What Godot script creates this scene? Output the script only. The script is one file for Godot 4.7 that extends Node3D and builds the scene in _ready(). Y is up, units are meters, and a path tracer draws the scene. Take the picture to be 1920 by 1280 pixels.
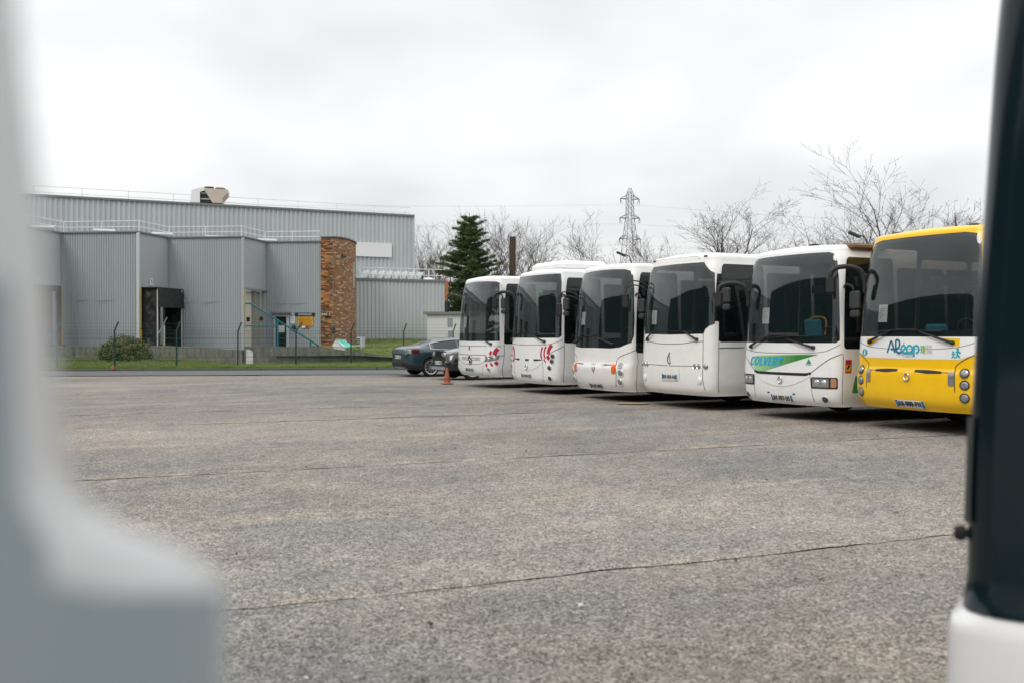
extends Node3D

# ---------------------------------------------------------------- geometry helpers
class Geo:
	var v := PackedVector3Array()
	var n := PackedVector3Array()
	var c := PackedColorArray()
	var ix := PackedInt32Array()
	var col := Color(1, 1, 1)
	func add(p: Vector3, nn: Vector3) -> int:
		v.append(p); n.append(nn); c.append(col)
		return v.size() - 1
	func face(a: int, b: int, d: int, want: Vector3) -> void:
		var nn := (v[d] - v[a]).cross(v[b] - v[a])
		if nn.dot(want) >= 0.0:
			ix.append(a); ix.append(b); ix.append(d)
		else:
			ix.append(a); ix.append(d); ix.append(b)
	func tri(a: Vector3, b: Vector3, d: Vector3, want: Vector3) -> void:
		var nn := (d - a).cross(b - a).normalized()
		if nn.dot(want) < 0.0:
			nn = -nn
		face(add(a, nn), add(b, nn), add(d, nn), nn)
	func quad(a: Vector3, b: Vector3, d: Vector3, e: Vector3, want: Vector3) -> void:
		var nn := (d - a).cross(b - e).normalized()
		if nn.dot(want) < 0.0:
			nn = -nn
		var i := add(a, nn)
		add(b, nn); add(d, nn); add(e, nn)
		face(i, i + 1, i + 2, nn); face(i, i + 2, i + 3, nn)
	func box(at: Vector3, size: Vector3, b := Basis.IDENTITY) -> void:
		var h := size * 0.5
		for ax in 3:
			for s in [-1.0, 1.0]:
				var d := Vector3.ZERO; d[ax] = s
				var u := Vector3.ZERO; u[(ax + 1) % 3] = h[(ax + 1) % 3]
				var w := Vector3.ZERO; w[(ax + 2) % 3] = h[(ax + 2) % 3]
				var o: Vector3 = d * h[ax]
				quad(at + b * (o - u - w), at + b * (o + u - w), at + b * (o + u + w), at + b * (o - u + w), b * d)
	# box with its four long edges (along local y by default) chamfered
	func cbox(at: Vector3, size: Vector3, ch: float, b := Basis.IDENTITY) -> void:
		var h := size * 0.5
		var ring: Array[Vector3] = []
		for q in [[1, 1, 0], [1, 1, 1], [-1, 1, 1], [-1, 1, 0], [-1, -1, 0], [-1, -1, 1], [1, -1, 1], [1, -1, 0]]:
			var x: float = q[0] * (h.x - (ch if q[2] == 1 else 0.0))
			var z: float = q[1] * (h.z - (ch if q[2] == 0 else 0.0))
			ring.append(Vector3(x, 0, z))
		var rows := [[-h.y, ch], [-h.y + ch, 0.0], [h.y - ch, 0.0], [h.y, ch]]
		var prev: Array[Vector3] = []
		for r in rows:
			var cur: Array[Vector3] = []
			var k: float = r[1]
			for p in ring:
				cur.append(at + b * Vector3(p.x * (1.0 - k / h.x), r[0], p.z * (1.0 - k / h.z)))
			if prev.size():
				for i in 8:
					var j := (i + 1) % 8
					quad(prev[i], prev[j], cur[j], cur[i], (prev[i] + cur[j]) * 0.5 - at)
			else:
				for i in range(1, 7):
					tri(cur[0], cur[i], cur[i + 1], b * Vector3.DOWN)
			prev = cur
		for i in range(1, 7):
			tri(prev[0], prev[i], prev[i + 1], b * Vector3.UP)
	func tube(pts: Array, rad, sides := 6, caps := true) -> void:
		var ref := Vector3(0.31, 0.77, 0.55)
		var base := -1
		var up := Vector3.ZERO
		for i in pts.size():
			var p: Vector3 = pts[i]
			var d: Vector3
			if i == 0: d = pts[1] - pts[0]
			elif i == pts.size() - 1: d = pts[i] - pts[i - 1]
			else: d = (pts[i + 1] - pts[i]).normalized() + (pts[i] - pts[i - 1]).normalized()
			d = d.normalized()
			if up == Vector3.ZERO: up = d.cross(ref).normalized()
			up = (up - d * up.dot(d)).normalized()
			var sd := d.cross(up)
			var r: float = rad[i] if rad is Array or rad is PackedFloat32Array else rad
			var first := v.size()
			for k in sides:
				var a := TAU * k / sides
				var nn := up * cos(a) + sd * sin(a)
				add(p + nn * r, nn)
			if base >= 0:
				for k in sides:
					var k2 := (k + 1) % sides
					var w := n[first + k] + n[first + k2]
					face(base + k, base + k2, first + k2, w)
					face(base + k, first + k2, first + k, w)
			if caps and (i == 0 or i == pts.size() - 1):
				var nd := -d if i == 0 else d
				var f := v.size()
				for k in sides: add(v[first + k], nd)
				for k in range(1, sides - 1): face(f, f + k, f + k + 1, nd)
			base = first
	# profile: Array of Vector2(radius, along); axis = x.basis.y
	func lathe(profile: Array, seg: int, x: Transform3D, squash := 1.0) -> void:
		for j in profile.size() - 1:
			var a: Vector2 = profile[j]
			var b: Vector2 = profile[j + 1]
			var t := (b - a).normalized()
			var nr := Vector2(t.y, -t.x)
			for k in seg:
				var i := v.size()
				for q in [[a, k], [a, k + 1], [b, k + 1], [b, k]]:
					var an: float = TAU * q[1] / seg
					var p: Vector2 = q[0]
					add(x * Vector3(cos(an) * p.x, p.y, sin(an) * p.x * squash), (x.basis * Vector3(cos(an) * nr.x, nr.y, sin(an) * nr.x)).normalized())
				face(i, i + 1, i + 2, n[i] + n[i + 1]); face(i, i + 2, i + 3, n[i] + n[i + 1])
	# smooth sheet; rows of equal length; want(center) decides the outside
	func sheet(rows: Array, want: Vector3, wrap := false) -> void:
		var nr := rows.size()
		var nc: int = rows[0].size()
		var first := v.size()
		for j in nr:
			for i in nc:
				var i0 := maxi(i - 1, 0); var i1 := mini(i + 1, nc - 1)
				if wrap:
					i0 = (i - 1 + nc - 1) % (nc - 1) if i == 0 else i - 1
					i1 = 1 if i == nc - 1 else i + 1
				var du: Vector3 = rows[j][i1] - rows[j][i0]
				var dv: Vector3 = rows[mini(j + 1, nr - 1)][i] - rows[maxi(j - 1, 0)][i]
				var nn := du.cross(dv)
				if nn.length() < 1e-12: nn = want
				nn = nn.normalized()
				add(rows[j][i], nn)
		# decide orientation once
		var s := 0.0
		if want != Vector3.ZERO:
			for k in range(first, v.size()): s += n[k].dot(want)
		if s < 0.0:
			for k in range(first, v.size()): n[k] = -n[k]
		for j in nr - 1:
			for i in nc - 1:
				var a := first + j * nc + i
				var w := n[a] + n[a + 1] + n[a + nc] + n[a + nc + 1]
				face(a, a + 1, a + nc + 1, w); face(a, a + nc + 1, a + nc, w)
	func prism(poly: PackedVector2Array, depth: float, x: Transform3D) -> void: # outline in x,y; extruded +-depth/2 along z
		var t := Geometry2D.triangulate_polygon(poly)
		var h := depth * 0.5
		var ctr := Vector2.ZERO
		for p in poly: ctr += p
		ctr /= poly.size()
		for k in range(0, t.size(), 3):
			for s in [-1.0, 1.0]:
				var q: Array[Vector3] = []
				for m in 3:
					var p := poly[t[k + m]]
					q.append(x * Vector3(p.x, p.y, h * s))
				tri(q[0], q[1], q[2], x.basis.z * s)
		var ccw := not Geometry2D.is_polygon_clockwise(poly)
		for i in poly.size():
			var a := poly[i]
			var b := poly[(i + 1) % poly.size()]
			var e := b - a
			var o := Vector2(e.y, -e.x) if ccw else Vector2(-e.y, e.x)
			quad(x * Vector3(a.x, a.y, -h), x * Vector3(b.x, b.y, -h), x * Vector3(b.x, b.y, h), x * Vector3(a.x, a.y, h), x.basis * Vector3(o.x, o.y, 0))
	func mesh() -> ArrayMesh:
		var m := ArrayMesh.new()
		if v.is_empty(): return m
		var a := []
		a.resize(Mesh.ARRAY_MAX)
		a[Mesh.ARRAY_VERTEX] = v; a[Mesh.ARRAY_NORMAL] = n; a[Mesh.ARRAY_COLOR] = c; a[Mesh.ARRAY_INDEX] = ix
		m.add_surface_from_arrays(Mesh.PRIMITIVE_TRIANGLES, a)
		return m

# ---------------------------------------------------------------- scene helpers
var M := {}
var used := {}
var font: SystemFont
var noise := FastNoiseLite.new()

func W(x: float, y: float, d: float) -> Vector3: return Vector3(x, y, -d)

func numbered(called: String) -> String:
	var k: int = used.get(called, 0)
	used[called] = k + 1
	return called if k == 0 else "%s_%03d" % [called, k]

func tag(o: Node3D, label: String, category: String, group := "", kind := "") -> Node3D:
	if label != "": o.set_meta("label", label)
	if category != "": o.set_meta("category", category)
	if group != "": o.set_meta("group", group)
	if kind != "": o.set_meta("kind", kind)
	return o

func thing(called: String, label: String, category: String, x := Transform3D.IDENTITY, group := "") -> Node3D:
	var o := Node3D.new()
	o.name = numbered(called)
	add_child(o)
	o.transform = x
	return tag(o, label, category, group)

func part(called: String, g, m: Material, parent: Node3D, x := Transform3D.IDENTITY) -> MeshInstance3D:
	var o := MeshInstance3D.new()
	o.mesh = g.mesh() if g is Geo else g
	o.material_override = m
	o.name = called if parent != self else numbered(called)
	parent.add_child(o, true)
	o.transform = x
	return o

func struct(called: String, g: Geo, m: Material) -> MeshInstance3D:
	var o := part(called, g, m, self)
	o.set_meta("kind", "structure")
	return o

func lin(r: float, g: float, b: float, a := 1.0) -> Color:
	var k := Color(r, g, b).linear_to_srgb()
	k.a = a
	return k

func mat(called: String, col: Color, rough := 0.6, metal := 0.0) -> StandardMaterial3D:
	var m := StandardMaterial3D.new()
	m.resource_name = called
	m.albedo_color = col
	m.roughness = rough
	m.metallic = metal
	M[called] = m
	return m

func glass(called: String, col: Color, alpha: float) -> StandardMaterial3D:
	var m := mat(called, col, 0.02)
	m.albedo_color.a = alpha
	m.transparency = BaseMaterial3D.TRANSPARENCY_ALPHA
	m.metallic_specular = 0.5
	return m

func tri_tex(m: StandardMaterial3D, t: Texture2D, size: float, world := false) -> void:
	m.albedo_texture = t
	m.uv1_triplanar = true
	m.uv1_world_triplanar = world
	m.uv1_scale = Vector3.ONE / size

func noise_img(n: int, kind: int, freq: float, sd: int, octaves := 1) -> Image:
	var f := FastNoiseLite.new()
	f.seed = sd
	f.noise_type = kind
	f.frequency = freq
	f.fractal_octaves = octaves
	if octaves == 1: f.fractal_type = FastNoiseLite.FRACTAL_NONE
	if kind == FastNoiseLite.TYPE_CELLULAR:
		f.cellular_return_type = FastNoiseLite.RETURN_CELL_VALUE
	var im := f.get_seamless_image(n, n)
	im.convert(Image.FORMAT_L8)
	return im

# blend of grey noises mapped between two linear colours
func mix_tex(n: int, layers: Array, lo: Color, hi: Color, gamma := 1.0) -> ImageTexture:
	var datas := []
	for l in layers: datas.append(l[0].get_data())
	var out := PackedByteArray()
	out.resize(n * n * 3)
	var lut := PackedByteArray()
	lut.resize(256 * 3)
	for k in 256:
		var t := pow(k / 255.0, gamma)
		var q := Color(lerpf(lo.r, hi.r, t), lerpf(lo.g, hi.g, t), lerpf(lo.b, hi.b, t)).linear_to_srgb()
		lut[k * 3] = int(q.r * 255.0); lut[k * 3 + 1] = int(q.g * 255.0); lut[k * 3 + 2] = int(q.b * 255.0)
	var w: Array = layers.map(func(l): return int(l[1] * 256.0))
	var d0: PackedByteArray = datas[0]
	var d1: PackedByteArray = datas[1 % datas.size()]
	var d2: PackedByteArray = datas[2 % datas.size()]
	var w0: int = w[0]
	var w1: int = w[1] if w.size() > 1 else 0
	var w2: int = w[2] if w.size() > 2 else 0
	var j := 0
	for i in n * n:
		var k := (d0[i] * w0 + d1[i] * w1 + d2[i] * w2) >> 8
		if k > 255: k = 255
		k *= 3
		out[j] = lut[k]; out[j + 1] = lut[k + 1]; out[j + 2] = lut[k + 2]
		j += 3
	return ImageTexture.create_from_image(Image.create_from_data(n, n, false, Image.FORMAT_RGB8, out))

func smooth(pts: Array, per := 6) -> Array:
	var out := []
	for i in pts.size() - 1:
		var p0 = pts[maxi(i - 1, 0)]
		var p1 = pts[i]
		var p2 = pts[i + 1]
		var p3 = pts[mini(i + 2, pts.size() - 1)]
		for k in per:
			var t := float(k) / per
			out.append(0.5 * ((2.0 * p1) + (p2 - p0) * t + (2.0 * p0 - 5.0 * p1 + 4.0 * p2 - p3) * t * t + (3.0 * p1 - p0 - 3.0 * p2 + p3) * t * t * t))
	out.append(pts[-1])
	return out

# ---------------------------------------------------------------- camera numbers
const CAM_H := 1.58
const FPX := 1866.7       # focal length in pixels of the 1920 wide photograph (35 mm lens)
const HORIZON := 627.0
const PITCH := -0.399     # degrees
const SITE := 27.0        # degrees the site's grid is turned

func pix(p: Vector3) -> Vector2:
	var q := Basis(Vector3.RIGHT, deg_to_rad(-PITCH)) * (p - Vector3(0, CAM_H, 0))
	return Vector2(960.0 + FPX * q.x / -q.z, 640.0 - FPX * q.y / -q.z)
# the point seen at a pixel, at distance d in front of the camera
func at(px: float, py: float, d: float) -> Vector3:
	return Vector3((px - 960.0) / FPX * d, CAM_H + (HORIZON - py) / FPX * d, -d)

# ---------------------------------------------------------------- buses
class Surf:
	var hw := 1.25
	var tab := PackedVector2Array()   # plan outline from the centre of the nose, one point per centimetre
	var tc := 0.0                     # where the flank begins
	var prof := []                    # Vector2(height, offset to the front)
	var flank := []                   # Vector2(height, inset of the flanks)
	func setup(h: float, bulge: float, r: float, rz: float) -> void:
		hw = h
		var raw := PackedVector2Array()
		var x1 := h - r
		for i in 41:
			var x := x1 * i / 40.0
			raw.append(Vector2(x, -bulge * (x / h) * (x / h)))
		var p1: Vector2 = raw[40]
		var m := -2.0 * bulge * x1 / (h * h)
		var p3 := Vector2(h, p1.y - rz)
		var c1 := p1 + Vector2(1, m) * r * 0.6
		var c2 := p3 + Vector2(0, rz * 0.6)
		for i in range(1, 41):
			var t := i / 40.0
			raw.append(p1.bezier_interpolate(c1, c2, p3, t))
		var left := 0.0
		tab.append(raw[0])
		for i in range(1, raw.size()):
			var seg := raw[i] - raw[i - 1]
			var l := seg.length()
			var pos := 0.01 - left
			while pos <= l:
				tab.append(raw[i - 1] + seg * (pos / l)); pos += 0.01
			left = l - (pos - 0.01)
		tc = (tab.size() - 1) * 0.01
	func curve(a: Array, y: float) -> float:
		var k := a.size()
		if y <= a[0].x: return a[0].y
		if y >= a[k - 1].x: return a[k - 1].y
		for i in k - 1:
			if y <= a[i + 1].x:
				var p0: Vector2 = a[maxi(i - 1, 0)]
				var p1: Vector2 = a[i]
				var p2: Vector2 = a[i + 1]
				var p3: Vector2 = a[mini(i + 2, k - 1)]
				var t := (y - p1.x) / (p2.x - p1.x)
				var m1 := (p2.y - p0.y) / maxf(p2.x - p0.x, 1e-4) * (p2.x - p1.x)
				var m2 := (p3.y - p1.y) / maxf(p3.x - p1.x, 1e-4) * (p2.x - p1.x)
				var t2 := t * t
				var t3 := t2 * t
				return (2 * t3 - 3 * t2 + 1) * p1.y + (t3 - 2 * t2 + t) * m1 + (3 * t2 - 2 * t3) * p2.y + (t3 - t2) * m2
		return 0.0
	func front(t: float) -> float:
		return clampf(1.0 - (absf(t) - tc) / 0.8, 0.0, 1.0)
	func P(t: float, y: float) -> Vector3:
		var a := absf(t)
		var q: Vector2
		var f := a * 100.0
		var k := int(f)
		if k >= tab.size() - 1: q = Vector2(hw, tab[tab.size() - 1].y - (a - tc))
		else: q = tab[k].lerp(tab[k + 1], f - k)
		var x := q.x * (1.0 - curve(flank, y) / hw)
		return Vector3(x if t >= 0.0 else -x, y, q.y + curve(prof, y) * front(t))
	func N(t: float, y: float) -> Vector3:
		return (P(t + 0.012, y) - P(t - 0.012, y)).cross(P(t, y + 0.012) - P(t, y - 0.012)).normalized()
	func S(t: float, y: float, off: float) -> Vector3:
		return P(t, y) + N(t, y) * off

var S: Surf                      # the bus being built
var BX: Transform3D
var seen_grid := []

func begin_bus(x: Transform3D, bulge: float, r: float, rz: float, prof: Array, flank: Array) -> void:
	S = Surf.new()
	S.setup(1.25, bulge, r, rz)
	S.prof = prof
	S.flank = flank
	BX = x
	seen_grid.clear()
	var eye := Vector3(0, CAM_H, 0)
	var t := -S.tc - 0.2
	while t < S.tc + 1.6:
		var y := 0.25
		while y < 3.3:
			var p := BX * S.P(t, y)
			if (BX.basis * S.N(t, y)).dot(eye - p) > 0.0:
				seen_grid.append([pix(p), t, y])
			y += 0.1
		t += 0.07

# where on the bus's skin a point of the photograph lies: (along the skin, height)
func on(px: float, py: float) -> Vector2:
	var want := Vector2(px, py)
	var best := 1e9
	var t := 0.0
	var y := 1.0
	for g in seen_grid:
		var d: float = want.distance_squared_to(g[0])
		if d < best: best = d; t = g[1]; y = g[2]
	for k in 10:
		var p0 := pix(BX * S.P(t, y))
		var e := want - p0
		if e.length() < 0.02: break
		var jt := (pix(BX * S.P(t + 0.004, y)) - p0) / 0.004
		var jy := (pix(BX * S.P(t, y + 0.004)) - p0) / 0.004
		var det := jt.x * jy.y - jt.y * jy.x
		if absf(det) < 25.0: break
		t += clampf((e.x * jy.y - e.y * jy.x) / det, -0.2, 0.2)
		y += clampf((jt.x * e.y - jt.y * e.x) / det, -0.2, 0.2)
	return Vector2(t, y)

func on_all(pts: Array) -> Array:
	return pts.map(func(p): return on(p[0], p[1]))

# right half of an outline (top centre to bottom centre), mirrored to a whole one
func mirrored(half: Array) -> PackedVector2Array:
	var out := PackedVector2Array()
	for p in half: out.append(p)
	for i in range(half.size() - 1, -1, -1):
		var p: Vector2 = half[i]
		if p.x > 0.02: out.append(Vector2(-p.x, p.y))
	return out

func patch(g: Geo, poly: PackedVector2Array, off: float, st := 0.08, sy := 0.15) -> void:
	var lo := poly[0]
	var hi := poly[0]
	for p in poly:
		lo = lo.min(p); hi = hi.max(p)
	var nt := maxi(1, ceili((hi.x - lo.x) / st))
	var ny := maxi(1, ceili((hi.y - lo.y) / sy))
	for i in nt:
		for j in ny:
			var a := Vector2(lerpf(lo.x, hi.x, float(i) / nt), lerpf(lo.y, hi.y, float(j) / ny))
			var b := Vector2(lerpf(lo.x, hi.x, float(i + 1) / nt), lerpf(lo.y, hi.y, float(j + 1) / ny))
			var cell := PackedVector2Array([a, Vector2(b.x, a.y), b, Vector2(a.x, b.y)])
			for piece in Geometry2D.intersect_polygons(poly, cell):
				var t := Geometry2D.triangulate_polygon(piece)
				var first := g.v.size()
				for p in piece:
					var nn := S.N(p.x, p.y)
					g.add(S.P(p.x, p.y) + nn * off, nn)
				for k in range(0, t.size(), 3):
					g.face(first + t[k], first + t[k + 1], first + t[k + 2], g.n[first + t[k]])

func ribbon(g: Geo, pts: Array, width, off: float) -> void:
	var prev := -1
	for i in pts.size():
		var p: Vector2 = pts[i]
		var d: Vector2 = (pts[mini(i + 1, pts.size() - 1)] - pts[maxi(i - 1, 0)]).normalized()
		var s := Vector2(-d.y, d.x)
		var w: float = (width[i] if width is Array else width) * 0.5
		var k := g.v.size()
		for m in 5:
			var q := p + s * w * (1.0 - m * 0.5)
			var nn := S.N(q.x, q.y)
			g.add(S.P(q.x, q.y) + nn * off, nn)
		if prev >= 0:
			for m in 4:
				g.face(prev + m, prev + m + 1, k + m + 1, g.n[k]); g.face(prev + m, k + m + 1, k + m, g.n[k])
		prev = k

func disc_poly(c: Vector2, rx: float, ry: float, seg := 20) -> PackedVector2Array:
	var out := PackedVector2Array()
	for i in seg:
		out.append(c + Vector2(cos(TAU * i / seg) * rx, sin(TAU * i / seg) * ry))
	return out

func round_rect(a: Vector2, b: Vector2, r: float, seg := 5) -> PackedVector2Array:
	var out := PackedVector2Array()
	var lo := a.min(b)
	var hi := a.max(b)
	for q in [[hi.x - r, hi.y - r, 0.0], [lo.x + r, hi.y - r, PI / 2], [lo.x + r, lo.y + r, PI], [hi.x - r, lo.y + r, 1.5 * PI]]:
		for i in seg + 1:
			var an: float = q[2] + PI / 2 * i / seg
			out.append(Vector2(q[0] + cos(an) * r, q[1] + sin(an) * r))
	return out

# frame on the skin: x along it, y up, z out
func skin(t: float, y: float, off := 0.0) -> Transform3D:
	var z := S.N(t, y)
	var x := Vector3.UP.cross(z).normalized()
	return Transform3D(Basis(x, z.cross(x), z), S.P(t, y) + z * off)

# letters laid on the skin; (t, y) is the middle; shear slants them
func letters(txt: String, t: float, y: float, h: float, off: float, wide := 1.0, shear := 0.0, bold := true) -> Geo:
	var tm := TextMesh.new()
	tm.text = txt
	var f := font.duplicate()
	f.font_weight = 700 if bold else 400
	tm.font = f
	tm.font_size = 64
	tm.pixel_size = h / 46.0
	tm.depth = 0.0
	tm.curve_step = 2.0
	var a := tm.get_mesh_arrays()
	var g := Geo.new()
	var vv: PackedVector3Array = a[Mesh.ARRAY_VERTEX]
	var ii: PackedInt32Array = a[Mesh.ARRAY_INDEX]
	# heavy letters are drawn in three thin layers, each a little to the side
	for layer in (3 if bold else 1):
		var first := g.v.size()
		var dx := (layer - 1) * h * 0.035 if bold else 0.0
		for p in vv:
			var q := Vector2(t + p.x * wide + p.y * shear + dx, y + p.y)
			var nn := S.N(q.x, q.y)
			g.add(S.P(q.x, q.y) + nn * (off + 0.0006 * layer), nn)
		for k in range(0, ii.size(), 3):
			g.face(first + ii[k], first + ii[k + 1], first + ii[k + 2], g.n[first + ii[k]])
	return g

func round_lamp(root: Node3D, t: float, y: float, r: float, called: String, rim: Material, bowl: Material) -> void:
	var x := skin(t, y, 0.0) * Transform3D(Basis(Vector3.RIGHT, PI / 2), Vector3.ZERO)
	var g := Geo.new()
	g.lathe([Vector2(r * 1.28, 0.002), Vector2(r * 1.16, 0.012), Vector2(r, 0.006)], 20, x)
	var o := part(called, g, rim, root)
	g = Geo.new()
	g.lathe([Vector2(r, 0.006), Vector2(r * 0.85, 0.017), Vector2(r * 0.55, 0.024), Vector2(0.0005, 0.027)], 20, x)
	part("lens", g, bowl, o)

func plate(root: Node3D, a: Vector2, b: Vector2, txt: String) -> void:
	var m := (a + b) * 0.5
	var hw := absf(b.x - a.x) * 0.5
	var hh := absf(b.y - a.y) * 0.5
	hw = clampf(hw, 0.25, 0.28)
	hh = 0.055
	var g := Geo.new()
	patch(g, round_rect(m - Vector2(hw + 0.008, hh + 0.008), m + Vector2(hw + 0.008, hh + 0.008), 0.01), 0.012)
	var o := part("number_plate", g, M.plate_white, root)
	g = Geo.new()
	patch(g, PackedVector2Array([m + Vector2(-hw, -hh), m + Vector2(-hw + 0.045, -hh), m + Vector2(-hw + 0.045, hh), m + Vector2(-hw, hh)]), 0.014)
	patch(g, PackedVector2Array([m + Vector2(hw - 0.045, -hh), m + Vector2(hw, -hh), m + Vector2(hw, hh), m + Vector2(hw - 0.045, hh)]), 0.014)
	part("plate_band", g, M.plate_blue, o)
	part("lettering", letters(txt, m.x, m.y, 0.078, 0.0145, 0.86), M.ink, o)

func wiper(root: Node3D, a: Vector2, b: Vector2, c: Vector2, d: Vector2) -> void:
	var g := Geo.new()
	var pts := [S.S(a.x, a.y, 0.035), S.S(lerpf(a.x, b.x, 0.12), lerpf(a.y, b.y, 0.12), 0.05), S.S(lerpf(a.x, b.x, 0.5), lerpf(a.y, b.y, 0.5), 0.05), S.S(b.x, b.y, 0.035)]
	g.tube(pts, [0.026, 0.024, 0.016, 0.009], 8)
	g.lathe([Vector2(0.034, 0), Vector2(0.034, 0.045), Vector2(0.02, 0.055), Vector2(0.0005, 0.056)], 12, skin(a.x, a.y) * Transform3D(Basis(Vector3.RIGHT, PI / 2), Vector3.ZERO))
	var o := part("wiper", g, M.black_plastic, root)
	g = Geo.new()
	pts = []
	for i in 9:
		var q := c.lerp(d, i / 8.0)
		pts.append(S.S(q.x, q.y, 0.02))
	g.tube(pts, 0.011, 5)
	part("blade", g, M.rubber, o)

func wheel(parent: Node3D, at_: Vector3, r: float, width: float, rim_m: Material, side: float, rim_r := 0.6, spokes := 0) -> void:
	var x := Transform3D(Basis(Vector3.FORWARD, side * PI / 2), at_)  # local y points outwards (along side * x)
	var g := Geo.new()
	var h := width * 0.5
	g.lathe([Vector2(r * rim_r, -h), Vector2(r * 0.95, -h), Vector2(r, -h * 0.75), Vector2(r, h * 0.75), Vector2(r * 0.95, h), Vector2(r * rim_r, h), Vector2(r * rim_r, h * 0.6)], 28, x)
	var o := part("wheel", g, M.rubber, parent)
	g = Geo.new()
	if spokes == 0:
		g.lathe([Vector2(r * rim_r, h * 0.6), Vector2(r * rim_r * 0.93, h * 0.95), Vector2(r * rim_r * 0.7, h * 0.2), Vector2(r * rim_r * 0.4, h * 0.1), Vector2(r * rim_r * 0.36, h * 0.6), Vector2(0.001, h * 0.65)], 24, x)
	else:
		g.lathe([Vector2(r * rim_r, h * 0.6), Vector2(r * rim_r * 1.0, h * 1.0), Vector2(r * rim_r * 0.9, h * 0.9), Vector2(r * rim_r * 0.88, 0.0)], 28, x)
		for k in spokes:
			var b := x.basis * Basis(Vector3.UP, TAU * k / spokes)
			g.box(x.origin + b * Vector3(r * rim_r * 0.5, h * 0.72, 0), Vector3(r * rim_r * 0.86, h * 0.3, r * 0.085), b)
		g.lathe([Vector2(r * rim_r * 0.22, h * 0.5), Vector2(r * rim_r * 0.2, h * 0.95), Vector2(0.001, h * 1.0)], 16, x)
	part("rim", g, rim_m, o)
	if spokes > 0:
		g = Geo.new()
		g.lathe([Vector2(r * rim_r * 0.9, h * 0.1), Vector2(0.001, h * 0.1)], 20, x)
		part("brake_disc", g, M.dark_metal, o)

func seat(parent: Node3D, at_: Vector3, m: Material, rail: bool, called := "seat") -> void:
	var g := Geo.new()
	g.cbox(at_ + Vector3(0, 0.42, 0), Vector3(0.44, 0.12, 0.42), 0.04)
	var b := Basis(Vector3.RIGHT, deg_to_rad(8))
	g.cbox(at_ + Vector3(0, 0.8, -0.25), Vector3(0.44, 0.72, 0.1), 0.04, b)
	g.box(at_ + Vector3(0, 0.18, -0.05), Vector3(0.08, 0.36, 0.3))
	var o := part(called, g, m, parent)
	if rail:
		g = Geo.new()
		g.tube(smooth([at_ + Vector3(-0.23, 0.85, -0.3), at_ + Vector3(-0.22, 1.14, -0.33), at_ + Vector3(0, 1.2, -0.34), at_ + Vector3(0.22, 1.14, -0.33), at_ + Vector3(0.23, 0.85, -0.3)], 4), 0.018, 6)
		part("grab_rail", g, M.yellow_rail, o)

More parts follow.
